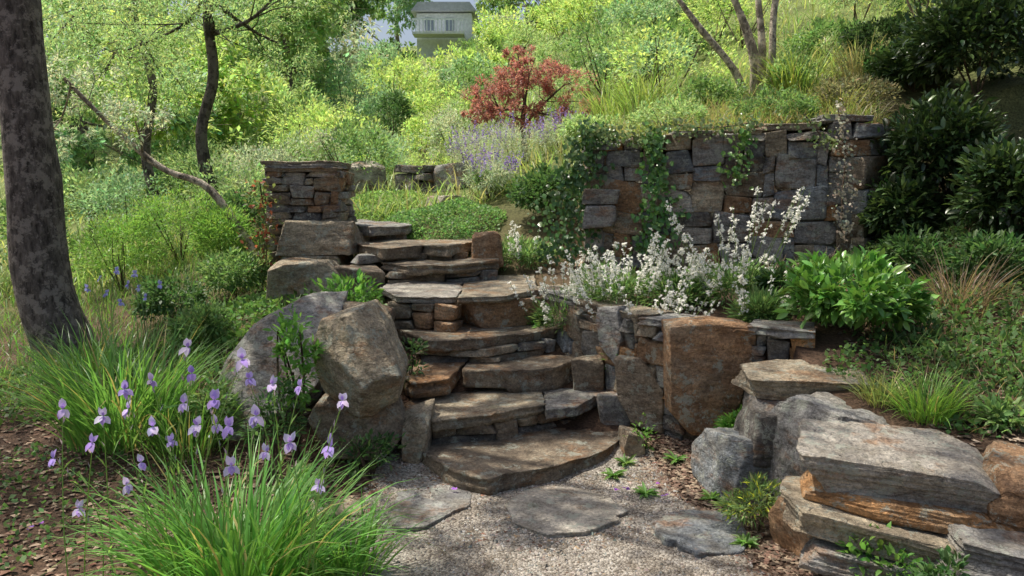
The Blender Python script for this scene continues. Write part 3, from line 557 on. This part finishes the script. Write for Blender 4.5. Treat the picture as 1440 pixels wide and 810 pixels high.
tree('dusty red leaved maple forming a soft mound in the middle of the slope',(mx,my),[(mx,my,zm+.25),(mx-.03,my,zm+.5),(mx,my,zm+.8)],.05,.03,
  [(*p(692,132,10.7),.42,.38,.22),(*p(745,102,10.8),.44,.42,.22),(*p(795,118,10.8),.42,.38,.24),(*p(728,76,10.8),.28,.3,.14),(*p(680,158,10.6),.32,.3,.16),(*p(772,162,10.6),.44,.3,.18),(*p(720,158,10.5),.4,.3,.2),(*p(720,118,10.7),.4,.35,.22),(*p(812,152,10.6),.34,.3,.18)],12500,.05,'red',(.1,.07,.06),asp=.3,nl=6,fill=.5)
# ---------------------------------------------------------------- shrubs on the slope
SL=[('yellow green shrub below the white house',640,70,24,130,'lime',.11,2200,.3),('bright bush left of the shrub below the white house',560,75,22,130,'lime',.11,2200),('light green bush at the left of the bright slope',480,85,20,130,'cool',.1,2200),
('pale green bush above the pier on the far slope',405,110,17,130,'light',.1,2400),('lime bush on the ridge right of the white house',735,45,25,150,'lime',.13,2200),('tall lime bush on the ridge behind the red maple',840,30,19,170,'lime',.1,2800),
('round lime bush in mid slope left of the red maple',615,115,17,120,'lime',.08,2600),('upright grey green shrub in mid slope',552,118,15,62,'deep',.06,2400),('soft lime bush below the upright grey shrub',590,165,13.5,110,'lime',.06,2400),
('loose green bush right of the red maple',880,85,12.5,130,'cool',.06,2800),('tall green bush upslope of the tall wall',945,50,12,150,'mid',.07,3000),('grey leaved bush left of the lavender',640,150,11,90,'grey',.045,2400),
('leafy bush behind the left end of the tall wall',830,172,8.6,100,'light',.045,2600),('dark creeping bush hanging at the left end of the tall wall',770,236,7.7,115,'deep',.05,3600),
('lime grey bush by the upper path',435,185,12.5,105,'grey',.06,2400),('silvery bush left of the upper path',375,195,10.5,90,'grey',.045,2400),('bright green bush left of the upper path rock',440,140,15,80,'lime',.07,2000),
('dark low bush behind the stone pier',335,265,8.4,75,'deep',.045,2200),('olive bush right of the pale stems',1165,50,9.4,130,'mid',.05,3000),('dark bush at the top of the right slope',1245,40,8.8,130,'dark',.05,3000),
('small lime bush under the pale stems',1110,80,8.3,80,'light',.045,2000),('green bush at the left edge beyond the trunk',20,270,9,150,'mid',.07,2400),('mid green bush beyond the thick trunk',120,225,11,130,'light',.06,2600),('bright bush left of the leaning pale tree',175,235,9.5,140,'cool',.05,2800),
('green bush at the foot of the dark slender tree',270,205,11,120,'mid',.055,2600),('low green bush above the flat left rock',330,352,6.6,110,'mid',.045,2400),('dull green bush on the left bank',240,385,6.3,120,'deep',.045,2400),('low leafy bush on the left bank beside the grey green boulder',285,430,5.4,100,'mid',.045,1800),
('lime tuft above the small dark wall',610,215,10.6,90,'lime',.04,1800),('leafy mound right of the small dark wall',690,255,8.9,90,'mid',.035,2200),('yellow green weeds in mid slope',520,200,13,90,'lime',.06,2000),('lime bush high behind the dark tree',690,75,21,110,'lime',.1,2000),
('olive bush above the middle of the tall wall',1000,130,8.3,110,'mid',.04,2200),('pale green bush upslope right of the maple',900,50,16,130,'cool',.08,2400),('low bush spilling over the middle of the tall wall',940,160,7.2,130,'light',.035,2800),('dense low bush over the right half of the tall wall',1090,143,7.0,130,'mid',.035,2800),('brownish bush above the right end of the tall wall',1200,112,7.2,130,(.26,.25,.14),.035,2800),
('deep green bush on the slope between the dark glossy shrubs',1390,130,8.0,150,'deep',.055,3000),('deep green bush above the recess right of the tall wall',1260,110,7.9,120,'deep',.05,2600),('low dark bush at the right edge under the glossy shrubs',1440,290,5.9,140,'deep',.05,2400)]
for a in SL: bush(*a[:6],leafL=a[6],n=a[7],grow=a[8] if len(a)>8 else .5)
kinds=[('lime','yellow green feathery shrub packed among others on the upper hillside','yellow green hillside shrubs'),('light','light green rounded shrub packed among others on the upper hillside','light green hillside shrubs'),('grey','silvery shrub packed among others on the upper hillside','silvery hillside shrubs'),('mid','mid green shrub packed among others on the upper hillside','mid green hillside shrubs'),('cool','cool green shrub packed among others on the upper hillside','cool green hillside shrubs'),('deep','deep green shrub packed among others on the upper hillside','deep green hillside shrubs')]
cnt=0; tries=0; used=[]
while cnt<88 and tries<3000:
    tries+=1; y=9.2+rng.random()**1.2*22; x=rng.uniform(-.42,.62)*y
    if y<10.8 and -2.0<x<.35: continue
    if y<11.4 and -.5<x<1.1: continue
    if x<1 and y<8.8: continue
    if y>25 and -.13<x/y<-.05: continue
    if any((x-a)**2+(y-b)**2<(.05*y+.3)**2 for a,b in used): continue
    used.append((x,y)); k=rng.choice(6,p=[.28,.20,.19,.10,.17,.06]) if x<.33*y else rng.choice(6,p=[.08,.2,.09,.28,.17,.18]); w=rng.uniform(.8,1.4)+y*.03
    bush(kinds[k][1],0,0,y,w*F/y,kinds[k][0],leafL=.028+.0032*y,n=1700,group=kinds[k][2],x=x,hz=rng.uniform(.45,.8)*w,asp=rng.choice([.2,.25,.45]),shell=.7); cnt+=1
for lab,px,pt,Y,w in (('feathery green fern in the left middle',250,262,8.6,150),('broad fern beside the thick trunk',165,300,8.2,140),('fern right under the leaning pale tree',310,290,7.9,90)):
    bush(lab,px,pt,Y,w,'fern',leafL=.05,n=4500,name='fern',cat='fern',asp=.2)
lv=[('lavender bush below the red maple',725,172,9.6,95),('lavender bush right of the maple foot',790,165,9.6,85),('lavender bush left of the maple foot',665,185,10,80),('lavender bush nearest the ground cover',690,222,8.7,90),('pinkish lavender bush by the upper path',460,188,12.8,70)]
for i,(lab,px,pt,Y,w) in enumerate(lv): bush(lab,px,pt,Y,w,'grey',leafL=.06,n=2400,asp=.12,name='lavender_bush',cat='lavender',fl=(48,.18,(.34,.24,.56) if i<4 else (.5,.38,.5),.028))
for lab,px,pt,Y,w,n in (('tall dark glossy shrub filling the top right',1385,-20,7.0,210,6500),('dark glossy shrub hanging over the right end of the tall wall',1325,130,6.3,160,5200),('dark glossy shrub at the right edge',1440,200,5.4,170,4200),('dark shrub between the tall wall and the right edge',1290,60,7.6,120,3500),('low dark shrub in the recess right of the tall wall',1275,255,6.1,100,2600)):
    bush(lab,px,pt,Y,w,'dark',leafL=.075,n=n,mat=M_gloss,hi=True,alt=(.14,.22,.07),palt=.12)
for lab,px,pt,Y,w,n in (('dull leafy shrub on the right bank below the dark glossy shrubs',1395,340,4.9,150,1500),('trailing dark shrub behind the bright leafy shrub',1290,335,5.3,120,1500)):
    bush(lab,px,pt,Y,w,'deep',leafL=.05,n=n,hi=True)
bush('bright leafy shrub in front of the right end of the tall wall',1205,365,4.35,215,'fresh',leafL=.07,n=1900,mat=M_gloss,hi=True,asp=.5,name='leafy_shrub',shell=.35)
bush('low leafy plant between the white flowers and the bright leafy shrub',1110,378,4.9,110,'deep',leafL=.055,n=1200,mat=M_gloss,hi=True)
for lab,px,py,Y,L,col in (('arching grass tuft above the wall left of the stems',905,0,9,.75,(.25,.35,.1)),('arching grass tuft beneath the pale stems',1120,0,8.2,.55,(.3,.4,.1)),('lime grass tuft on the slope by the maple',860,0,10,.7,(.28,.38,.11)),('dry grass tuft at the upper right slope',1210,0,8.2,.5,(.32,.30,.15)),('grass tuft over the capstones at the right end of the wall',1185,0,7.2,.35,(.28,.3,.11))):
    x=atY(px,100,Y)[0]; clump(lab,x,Y,.22,L,220,col,W=.012,ns=4)
# ---------------------------------------------------------------- near plants
clump('large bright green strap leaved clump in the left foreground',atY(330,700,2.85)[0],2.85,.26,.62,620,(.16,.35,.075),W=.013,th=(.05,.85),bend=(.4,1.7),name='strap_leaf_clump',cat='strap leaf plant')
clump('strap leaved clump behind the flowers at the left',atY(175,600,4.3)[0],4.3,.3,.7,520,(.14,.29,.07),W=.012,name='strap_leaf_clump',cat='strap leaf plant')
clump('small strap leaved clump at the right side of the large clump',atY(480,740,3.0)[0],3.0,.12,.36,160,(.16,.34,.075),W=.011,name='strap_leaf_clump',cat='strap leaf plant')
clump('thin dark grass clump below the thick trunk',atY(130,560,5.2)[0],5.2,.25,.5,260,(.1,.2,.05),W=.009)
clump('thin grass clump left of the leaning boulder',atY(270,560,4.2)[0],4.1,.16,.42,260,(.13,.26,.06),W=.008)
clump('dry brown grass tuft at the right of the leafy shrub',atY(1345,430,4.6)[0],4.6,.16,.38,260,(.25,.18,.13),W=.004,th=(.1,1.0))
clump('green tuft on the right bank behind the thick pale slab',atY(1305,560,3.45)[0],3.45,.1,.26,320,(.2,.35,.07),W=.006,th=(.1,.9))
clump('yellowish tuft left of the green tuft on the right bank',atY(1240,560,3.6)[0],3.6,.08,.2,200,(.28,.32,.12),W=.005)
fl=[(88,575),(112,715),(75,645),(175,548),(213,535),(180,575),(270,525),(278,598),(258,567),(302,562),(302,597),(325,655),(340,505),(374,635),(383,540),(422,543),(448,682),(198,650),(178,682),(263,488),(215,600),(482,563),(465,628),(350,532),(408,622),(145,585),(322,600),(240,620),(130,622),(360,585)]
plants=[([0,1,2,28,25],(150,760),'leftmost plant of thin stems with lilac flowers in the foreground'),([3,4,5,20,19],(225,740),'thin stemmed lilac flowers second from the left'),([6,7,8,17,18,27],(270,770),'thin stemmed lilac flowers rising from the left of the large clump'),([9,10,11,12,26,29],(320,770),'thin stemmed lilac flowers rising from the middle of the large clump'),([13,14,15,23],(370,760),'thin stemmed lilac flowers rising from the right of the large clump'),([16,21,22,24],(430,740),'rightmost lilac flowered stems beside the gravel')]
def flower(mb,c,s,col,deep=(.42,.27,.72)):
    f=rng.uniform(-.9,.9); ct,st=math.cos(f),math.sin(f); sq=rng.uniform(.35,1)
    def add(dx,dy,dz,l,w,cl,ux,uy,uz):
        D=np.array([[dx*sq*ct-dy*st,dx*sq*st+dy*ct,dz]])+rng.normal(size=(1,3))*.15; U=np.array([[ux*ct-uy*st,ux*st+uy*ct,uz]])
        leaves(mb,np.array([c]),D,s*l*rng.uniform(.8,1.15),s*w*rng.uniform(.7,1.1),vcol(cl,1,.1,.04),True,U)
    add(-.35,.1,1,1.1,.9,col,0,-1,.2); add(.35,.15,1,1.1,.9,col,0,-1,.2); add(0,-.2,.7,.7,.5,deep,0,-1,.3)
    add(-.8,-.5,-.55,1.25,.95,col,0,-.6,.8); add(.8,-.5,-.6,1.25,.95,col,0,-.6,.8); add(0,-.7,-.8,1.15,.9,deep,0,-.8,.6)
    add(0,.1,-1,.6,.25,(.2,.3,.12),0,-1,0)
for ids,(bpx,bpy_),lab in plants:
    Y0=2.75+rng.uniform(-.1,.3); b=atY(bpx,bpy_,Y0); z0=Hs(b[0],Y0); t=thing('flowering_plant',lab,'flowering plant',(b[0],Y0,z0),None)
    sb=MB(); fls=[]
    for i in ids:
        c=atY(*fl[i],Y0+rng.uniform(-.3,.05)); b0=np.array([b[0]+rng.normal()*.06,Y0+rng.normal()*.06,z0-.01]); m=(b0+c)/2+rng.normal(size=3)*.03; m[:2]+=(b0[:2]-c[:2])*.15
        cv=curve([b0,m,c],12); tube(sb,cv,np.linspace(.0028,.0014,12),(.25,.37,.14),5); fls.append(c)
        P=cv[[4,6,8]]; leaves(sb,P,rng.normal(size=(3,3))*.5+[0,0,1],.07,.008,vcol((.2,.34,.1),3))
        P=cv[[9,10,10]]; leaves(sb,P,rng.normal(size=(3,3))*.3+[0,0,1],.03,.007,vcol((.35,.3,.45),3)) 
    sb.build('stems',M_grass,t)
    for c in fls:
        fb=MB(); flower(fb,c,rng.uniform(.025,.037),(.76,.66,.92) if rng.random()<.7 else (.55,.42,.84),(.5,.34,.78)); fb.build('flower',M_petal,t)
for i,(bp,lab,pts) in enumerate((((150,440),'small blue flowered plant near the thick trunk',[(122,405),(140,392),(165,380),(150,412),(170,425)]),((205,440),'small blue flowered plant right of the one near the thick trunk',[(190,385),(205,418),(195,405),(225,400),(180,400)]))):
    Y0=5.4; b=atY(*bp,Y0); z0=Hs(b[0],Y0); t=thing('flowering_plant',lab,'flowering plant',(b[0],Y0,z0)); sb=MB()
    for q in pts:
        c=atY(*q,Y0); tube(sb,curve([(b[0],Y0,z0),(b+c)/2,c],8),.003,(.2,.3,.14),4)
    sb.build('stems',M_grass,t)
    for q in pts: fb=MB(); flower(fb,atY(*q,Y0),.028,(.5,.5,.82),(.35,.32,.75)); fb.build('flower',M_petal,t)
# white flowers
wf=[('white flowering bush at the left of the bed',805,390,5.5,120,36),('white flowering bush in the middle of the bed',870,364,5.3,130,42),('white flowering bush hanging over the low wall',905,398,4.95,110,26),('tall white flowering bush at the right of the bed',1035,350,5.1,110,34),('small white flowering bush beside the squared block',1070,428,4.65,70,10),('white flowering bush between the middle and the tall one',955,378,5.2,100,24)]
def whitefl(lab,px,pt,Y,w,nf,tall):
    x=atY(px,pt,Y)[0]; z0=Hs(x,Y); h=max(.2,atY(px,pt,Y)[2]-z0); rw=w/F*Y/2
    t=thing('white_flower_bush',lab,'flowering bush',(x,Y,z0)); mb=MB(); n=1900; P,D=cloud(n,(x,Y,z0+h*.35),(rw,rw*.8,h*.42),40,.07,.3)
    L=.05*rng.uniform(.6,1.3,n); leaves(mb,P,D+[0,0,.4],L,L*.22,vcol((.19,.31,.11),n)); mb.build('foliage',M_leaf,t)
    sb=MB(); fb=MB()
    for k in range(nf):
        a=rng.uniform(0,6.28); rr=rng.random()**.6*rw; b=np.array([x+math.cos(a)*rr,Y+math.sin(a)*rr*.8,z0+h*.3]); ln=h*rng.uniform(.4,.95)+(tall if rng.random()<.4 else 0)*rng.uniform(.5,1)
        dr=nrm(np.array([[math.cos(a)*.5*rr/rw+rng.normal()*.15,math.sin(a)*.4*rr/rw-.15,1.]]))[0]; e=b+dr*ln; tube(sb,[b,(b+e)/2,e],.002,(.2,.28,.1),4)
        m=int(rng.integers(13,24)); s=1-rng.random(m)*(.24)/max(ln,.25); c=b+dr*(s*ln)[:,None]+rng.normal(size=(m,3))*.010
        for q in range(5):
            D=rng.normal(size=(m,3)); leaves(fb,c,D,.018*rng.uniform(.7,1.2,m),.016,vcol((.92,.91,.84),m,.03,.01))
    sb.build('stems',M_grass,t); fb.build('flowers',M_petal,t)
for k,a in enumerate(wf): whitefl(*a,tall=(.42 if k==3 else .12))
whitefl('sparse white flowering bush above the landing by the creeping bush',735,330,6.9,90,12,.1)
bush('green sprig in a crack of the low wall',755,425,5.5,26,'fresh',leafL=.03,n=90,hz=.12,name='small_plant',cat='plant')
def mound(name,label,cx,cy,rx,ry,h,n,L,col,mat=None,asp=.7):
    a=rng.uniform(0,6.28,n); r=np.sqrt(rng.random(n)); x=cx+np.cos(a)*r*rx*(1+.15*np.sin(a*3)); y=cy+np.sin(a)*r*ry; z=np.maximum(H(x,y),0)+h*(1-r**2.5)*(1+.25*np.sin(x*9)*np.sin(y*8))+rng.random(n)*.03
    mb=MB(); D=rng.normal(size=(n,3))*.8+[0,-.1,.5]; l=L*rng.uniform(.6,1.3,n); leaves(mb,np.stack([x,y,z],1),D,l,l*asp,vcol(col,n,.25)); o=mb.build(name,mat or M_leaf); tag(o,label,'ground cover'); o['kind']='stuff'; return o
mound('ground_cover','carpet of small round leaves spilling over the upper steps',atY(610,0,7.6)[0],7.75,.62,.75,.2,9000,.028,(.17,.3,.10))
mound('ground_cover','low green carpet at the left of the upper path',atY(520,0,9)[0],9.2,.55,.8,.15,4000,.035,(.26,.38,.12))
mound('ground_cover','green weeds covering the bed left of the steps',-1.75,5.7,.75,.8,.1,3500,.04,(.13,.24,.06))
mound('ground_cover','leafy cover on the bank at the right edge',3.0,4.3,1.1,1.1,.06,8000,.035,(.10,.18,.055))
mound('ground_cover','low leafy cover on the soil behind the right slabs',2.15,3.75,.55,.55,.04,2200,.03,(.11,.2,.06))
mound('ground_cover','leafy cover on the slope behind the bright leafy shrub',3.2,5.6,.9,.8,.08,5000,.04,(.08,.15,.05))
mound('ground_cover','sparse weeds on the mulch at the left edge',-2.5,3.5,.9,.7,.03,1300,.03,(.11,.2,.06))
mound('ground_cover','dark weeds around the foot of the thick trunk',-3.5,5.2,1.4,.8,.06,3500,.04,(.1,.18,.05))
for lab,px,pt,Y,w,kind,n,L in (('leafy plant growing between the two left boulders',408,385,4.1,80,'fresh',480,.05),('spreading fresh plant above the pale boulder',490,375,5.2,110,'fresh',700,.06),('trailing weeds at the base of the leaning boulder',380,515,3.9,90,'deep',600,.035),
    ('dark sprigs beside the third step at left',570,470,4.75,60,'deep',260,.035),('seedling under the leaning slab',905,590,4.3,40,'fresh',110,.03),('leafy tuft between the squared block and the blue grey rock',1035,560,4.1,70,'fresh',420,.04),
    ('round green plant in the bottom right corner',1235,745,2.75,150,'fresh',900,.04),('second green plant in the bottom right corner',1330,780,2.45,110,'deep',600,.035),('leafy weed at the right edge of the bank',1410,590,3.3,80,'mid',360,.04),
    ('low weeds at the foot of the dark left rock',520,605,3.95,90,'deep',420,.035),('green weeds between the strap leaved clumps',420,650,3.4,90,'mid',420,.04),('small weed between the pale slab and the broken grey rock',1195,585,3.4,50,'mid',160,.03),('bushy weed at the left foot of the grey green boulder',300,520,4.2,80,'mid',420,.04)):
    bush(lab,px,pt,Y,w,kind,leafL=L,n=n,hi=True,asp=.45,name='small_plant',cat='plant',shell=.3,grow=.2)
bush('spurge plant with yellow green flower heads by the gravel',1065,665,3.35,95,(.19,.28,.1),leafL=.04,n=900,asp=.2,name='spurge_plant',cat='plant',alt=(.7,.72,.1),palt=.1,shell=.3)
for i,(px,py,lab) in enumerate([(862,668,'rosette weed near the right end of the bottom step'),(908,690,'rosette weed in the soil right of the sunlit flagstone'),(1000,700,'rosette weed left of the spurge plant'),(880,655,'tiny rosette just below the leaning slab'),(1050,760,'rosette weed beside the dark blue flagstone'),(950,655,'rosette weed against the blue grey rock')]):
    c=atz(px,py,.02); z0=Hs(c[0],c[1]); t=thing('rosette_weed',lab,'weed',(c[0],c[1],z0),None); mb=MB(); n=26; a=rng.uniform(0,6.28,n); D=np.stack([np.cos(a),np.sin(a),rng.uniform(.1,.8,n)],1); leaves(mb,np.tile([c[0],c[1],z0+.01],(n,1)),D,.075*rng.uniform(.6,1.2,n),.02,vcol((.17,.3,.08),n),True); mb.build('leaves',M_leaf,t)
# ivy on the wall
def wy(x): return 6.78-(x-.62)*.232 if x<2.8 else 6.27
def vine(label,path,n,L,col,kind='ivy'):
    c=atY(path[0][0],path[0][1],6.6); t=thing('wall_vine',label,'vine',(c[0],c[1],c[2])); sb=MB(); lb=MB(); pts=[]
    for px,py,w in path:
        x=atY(px,py,6.5)[0]; y=wy(x)-.07; pts.append(atY(px,py,y))
    cv=curve(pts,30); tube(sb,cv,.006,(.14,.1,.07),5); ws=np.interp(np.linspace(0,1,30),np.linspace(0,1,len(path)),[w for *_,w in path])/F*6.5/2
    k=rng.integers(0,30,n); P=cv[k]+np.stack([rng.normal(size=n)*ws[k]*.6,-rng.random(n)*.05,rng.normal(size=n)*.04],1)
    D=np.stack([rng.normal(size=n)*.6,-.4-rng.random(n)*.4,-.7+rng.normal(size=n)*.4],1); l=L*rng.uniform(.6,1.3,n); leaves(lb,P,D,l,l*.8,vcol(col,n,.25),True,np.tile([0,-1.,.3],(n,1))+rng.normal(size=(n,3))*.3)
    sb.build('stems',M_bark,t); lb.build('leaves',M_gloss if kind=='ivy' else M_leaf,t)
vine('green ivy column hanging down the middle of the tall wall',[(918,190,20),(922,240,30),(925,300,60),(915,350,60)],520,.05,(.12,.25,.06))
vine('thick ivy curtain at the left end of the tall wall',[(835,180,40),(815,240,60),(800,300,80),(790,360,90)],900,.05,(.08,.16,.045))
vine('small ivy sprig in the right half of the tall wall',[(1050,190,14),(1040,215,40),(1030,250,30)],130,.045,(.15,.28,.06))
vine('dry pale trailing vine over the right end of the tall wall',[(1178,150,10),(1188,220,22),(1184,280,30),(1186,332,16)],330,.028,(.45,.41,.32),'dry')
vine('ivy trailing from the capstones at the right of the tall wall',[(1130,160,80),(1150,185,50),(1160,200,30)],100,.035,(.18,.24,.08))
vine('loose greenery trailing over the capstones left of the ivy column',[(850,182,60),(880,190,70),(905,195,50)],260,.035,(.2,.28,.09))
vine('loose greenery trailing over the capstones right of the ivy column',[(950,175,60),(1000,180,70),(1060,172,50)],240,.035,(.2,.26,.1))
t=thing('wall_vine','reddish creeper climbing the left side of the stone pier','vine',(px0,6.7,.8)); lb=MB(); n=300; P=np.stack([px0+rng.normal(size=n)*.07,6.62-rng.random(n)*.05,rng.uniform(.85,1.6,n)],1); leaves(lb,P,rng.normal(size=(n,3))+[0,-.5,-.5],.045,.03,vcol((.17,.2,.07),n,.2,.1,(.4,.12,.07),.35)); lb.build('leaves',M_leaf,t)
sb=MB(); tube(sb,curve([(px0-.03,6.65,.7),(px0+.02,6.64,1.1),(px0-.02,6.64,1.55)],10),.006,(.1,.07,.05)); sb.build('stems',M_bark,t)
def stuffblades(name,label,n,xf,L,W,col,alt,palt,th=(0,.8),bend=(.2,1.4)):
    x,y=xf(n); z=H(x,y); mb=MB(); n=len(x); blades(mb,np.stack([x,y,z-.01],1),rng.uniform(0,6.28,n),rng.uniform(*th,n),rng.uniform(*bend,n),L*rng.uniform(.5,1.3,n),np.full(n,W),vcol(col,n,.25,.15,alt,palt),3); o=mb.build(name,M_grass); o['label']=label; o['kind']='stuff'; o['category']='grass'
def hillxy(n):
    y=8.5+rng.random(n)**1.5*26; x=rng.uniform(-.75,.75,n)*y; return x,y
stuffblades('hillside_grass','loose grass and weeds over the whole hillside',22000,hillxy,.3,.02,(.31,.41,.15),(.44,.40,.22),.15)
def wallxy(n):
    x=rng.uniform(.75,3.0,n); return x,6.97-(x-.7)*.2+rng.random(n)**1.5*1.3
stuffblades('wall_top_grass','grass and dry stems fringing the top of the tall wall',9000,wallxy,.24,.006,(.25,.33,.1),(.34,.27,.16),.4,(.1,1.2),(.4,1.9))
def leftxy(n): 
    x=rng.uniform(-6,-1.2,n); y=rng.uniform(4.8,9.5,n); return x,y
stuffblades('bank_grass','thin grass and weeds on the left bank',8000,leftxy,.2,.008,(.14,.26,.06),(.28,.22,.13),.15)
def rightxy(n):
    x=rng.uniform(1.9,4.4,n); y=rng.uniform(3.2,6.2,n); return x,y
stuffblades('bank_grass','sparse dry grass on the right bank',3600,rightxy,.15,.005,(.16,.24,.08),(.34,.25,.15),.4)
def scatter(name,label,x,y,size,col,alt,palt,thick=.3,cat='mulch'):
    n=len(x); z=gz(x,y)+.008; U=np.array([[1,0,0],[-.5,.8,0],[-.5,-.8,0],[0,0,1.],[-.1,0,-1]])*[1,1,thick]; Fc=np.array([[0,1,3],[1,2,3],[2,0,3],[1,0,4],[2,1,4],[0,2,4]])
    a=rng.uniform(0,6.28,n); s=size*rng.uniform(.4,1.6,n)
    Q=U[None]*s[:,None,None]*(1+.5*rng.normal(size=(n,1,3))).clip(.3,2); c,sn_=np.cos(a)[:,None],np.sin(a)[:,None]
    V=np.stack([Q[:,:,0]*c-Q[:,:,1]*sn_+x[:,None],Q[:,:,0]*sn_+Q[:,:,1]*c+y[:,None],Q[:,:,2]+z[:,None]],2)
    mb=MB(); mb.add(V.reshape(-1,3),(Fc[None]+(np.arange(n)*5)[:,None,None]).reshape(-1,3),np.repeat(vcol(col,n,.3,.1,alt,palt),5,0)); o=mb.build(name,M_litter,smooth=False); o['label']=label; o['kind']='stuff'; o['category']=cat
n=14000; y=2.0+rng.random(n)**1.3*2.3; x=pathL(y)+(pathR(y)-pathL(y))*rng.random(n); scatter('pebbles','loose pebbles on the gravel path',x,y,.0065,(.33,.30,.26),(.55,.52,.47),.25,.7,'gravel')
n=4500; y=2.2+rng.random(n)*2.2; u=rng.random(n); u=np.where(rng.random(n)<.6,.5+(u-.5)*np.abs(2*u-1)**-.6,u).clip(0,1); x=pathL(y)+(pathR(y)-pathL(y))*u; scatter('leaf_litter','small brown leaves and chips lying on the gravel',x,y,.010,(.17,.105,.07),(.32,.23,.14),.3,.15)
n=18000; y=rng.uniform(1.6,6,n); x=pathL(np.minimum(y,4.5))-rng.random(n)**1.3*3.4+.12; scatter('bark_mulch','reddish bark mulch on the left ground',x,y,.014,(.17,.105,.072),(.36,.27,.19),.3,.25)
n=5000; y=rng.uniform(2.8,4.5,n); x=pathR(y)-.08+rng.random(n)*.4; scatter('bark_mulch','dark mulch between the gravel and the right rocks',x,y,.011,(.16,.105,.075),(.34,.26,.18),.25,.25)
n=7000; y=rng.uniform(2.6,6.3,n); x=rng.uniform(1.8,4.2,n); scatter('leaf_litter','brown litter on the right bank',x,y,.014,(.16,.115,.08),(.34,.27,.2),.3,.2)
mb=MB(); q=[atz(px,py,.02) for px,py in ((868,692),(880,690),(928,683),(935,700),(640,690),(505,655),(60,740),(45,745),(500,650))]
P=np.array(q)+[0,0,.012]; leaves(mb,np.repeat(P,3,0),rng.normal(size=(27,3))*[1,1,.25],.022,.02,vcol((.48,.22,.7),27),True); o=mb.build('fallen_petals',M_petal); tag(o,'purple petals fallen on the gravel and soil','petals',kind='stuff')
# ---------------------------------------------------------------- house on the ridge
hx,hy,hz0=p(618,62,38); base=Hs(hx,hy)
t=thing('house','white house with a railed balcony glimpsed on the ridge','house',(hx,hy,base))
def box(mb,c,h,col):
    P,Fc=cubegrid(1); mb.add(P*np.array(h)+np.array(c),Fc,col)
a0=p(582,8,38); a1=p(654,50,38); w=(a1[0]-a0[0])/2; zt=a0[2]
mb=MB(); box(mb,(hx+.2,hy+2,(base-1+zt-.25)/2),(w*1.1,1.6,(zt-.25-base+1)/2),(.78,.81,.84)); mb.build('wall',M_plain,t,False)
mb=MB(); P,Fc=cubegrid(1); Q=P.copy(); Q[:,0]=np.where(P[:,2]>0,P[:,0]*.85,P[:,0]*1.08); mb.add(Q*np.array([w*1.2,1.9,.2])+np.array([hx+.2,hy+2,zt]),Fc,(.45,.47,.5)); mb.build('roof',M_plain,t,False)
for dx in (-.5,.45): mb=MB(); box(mb,(hx+dx,hy+.38,zt-.75),(.2,.03,.28),(.25,.3,.35)); mb.build('window',M_plain,t,False)
mb=MB(); rz=a1[2]+.1
box(mb,(hx,hy-.2,rz-.1),(w,.5,.05),(.7,.72,.75))
for k in range(15): box(mb,(hx-w+w*2*k/14,hy-.7,rz+.22),(.022,.022,.27),(.75,.8,.86))
box(mb,(hx,hy-.7,rz+.5),(w,.035,.035),(.78,.82,.88)); mb.build('balcony_railing',M_plain,t,False)
# ---------------------------------------------------------------- light, world, camera
sd=Vector((-.42,.2,1.0)).normalized(); el=math.asin(sd.z); az=math.atan2(sd.x,sd.y)
L=bpy.data.lights.new('sun','SUN'); L.energy=5; L.angle=R(.6); L.color=(1,.94,.84); lo=bpy.data.objects.new('sun',L); C.objects.link(lo); lo.rotation_euler=sd.to_track_quat('Z','Y').to_euler(); lo.location=(-5,8,15)
W=bpy.data.worlds.new('World'); SC.world=W; W.use_nodes=True; nt=W.node_tree; bg=nt.nodes['Background']; sk=nt.nodes.new('ShaderNodeTexSky'); sk.sky_type='NISHITA'; sk.sun_disc=False; sk.sun_elevation=el; sk.sun_rotation=az; sk.dust_density=5; nt.links.new(sk.outputs[0],bg.inputs[0]); bg.inputs[1].default_value=.15
cam=bpy.data.cameras.new('camera'); cam.lens=28; cam.sensor_width=36; cam.clip_end=600; co=bpy.data.objects.new('camera',cam); C.objects.link(co); co.location=(0,0,EYE); co.rotation_euler=(R(90-7),0,0); SC.camera=co
SC.view_settings.view_transform='Standard'; SC.view_settings.look='None'; SC.view_settings.exposure=0
print('VERTS',sum(len(o.data.vertices) for o in C.objects if o.type=='MESH'))
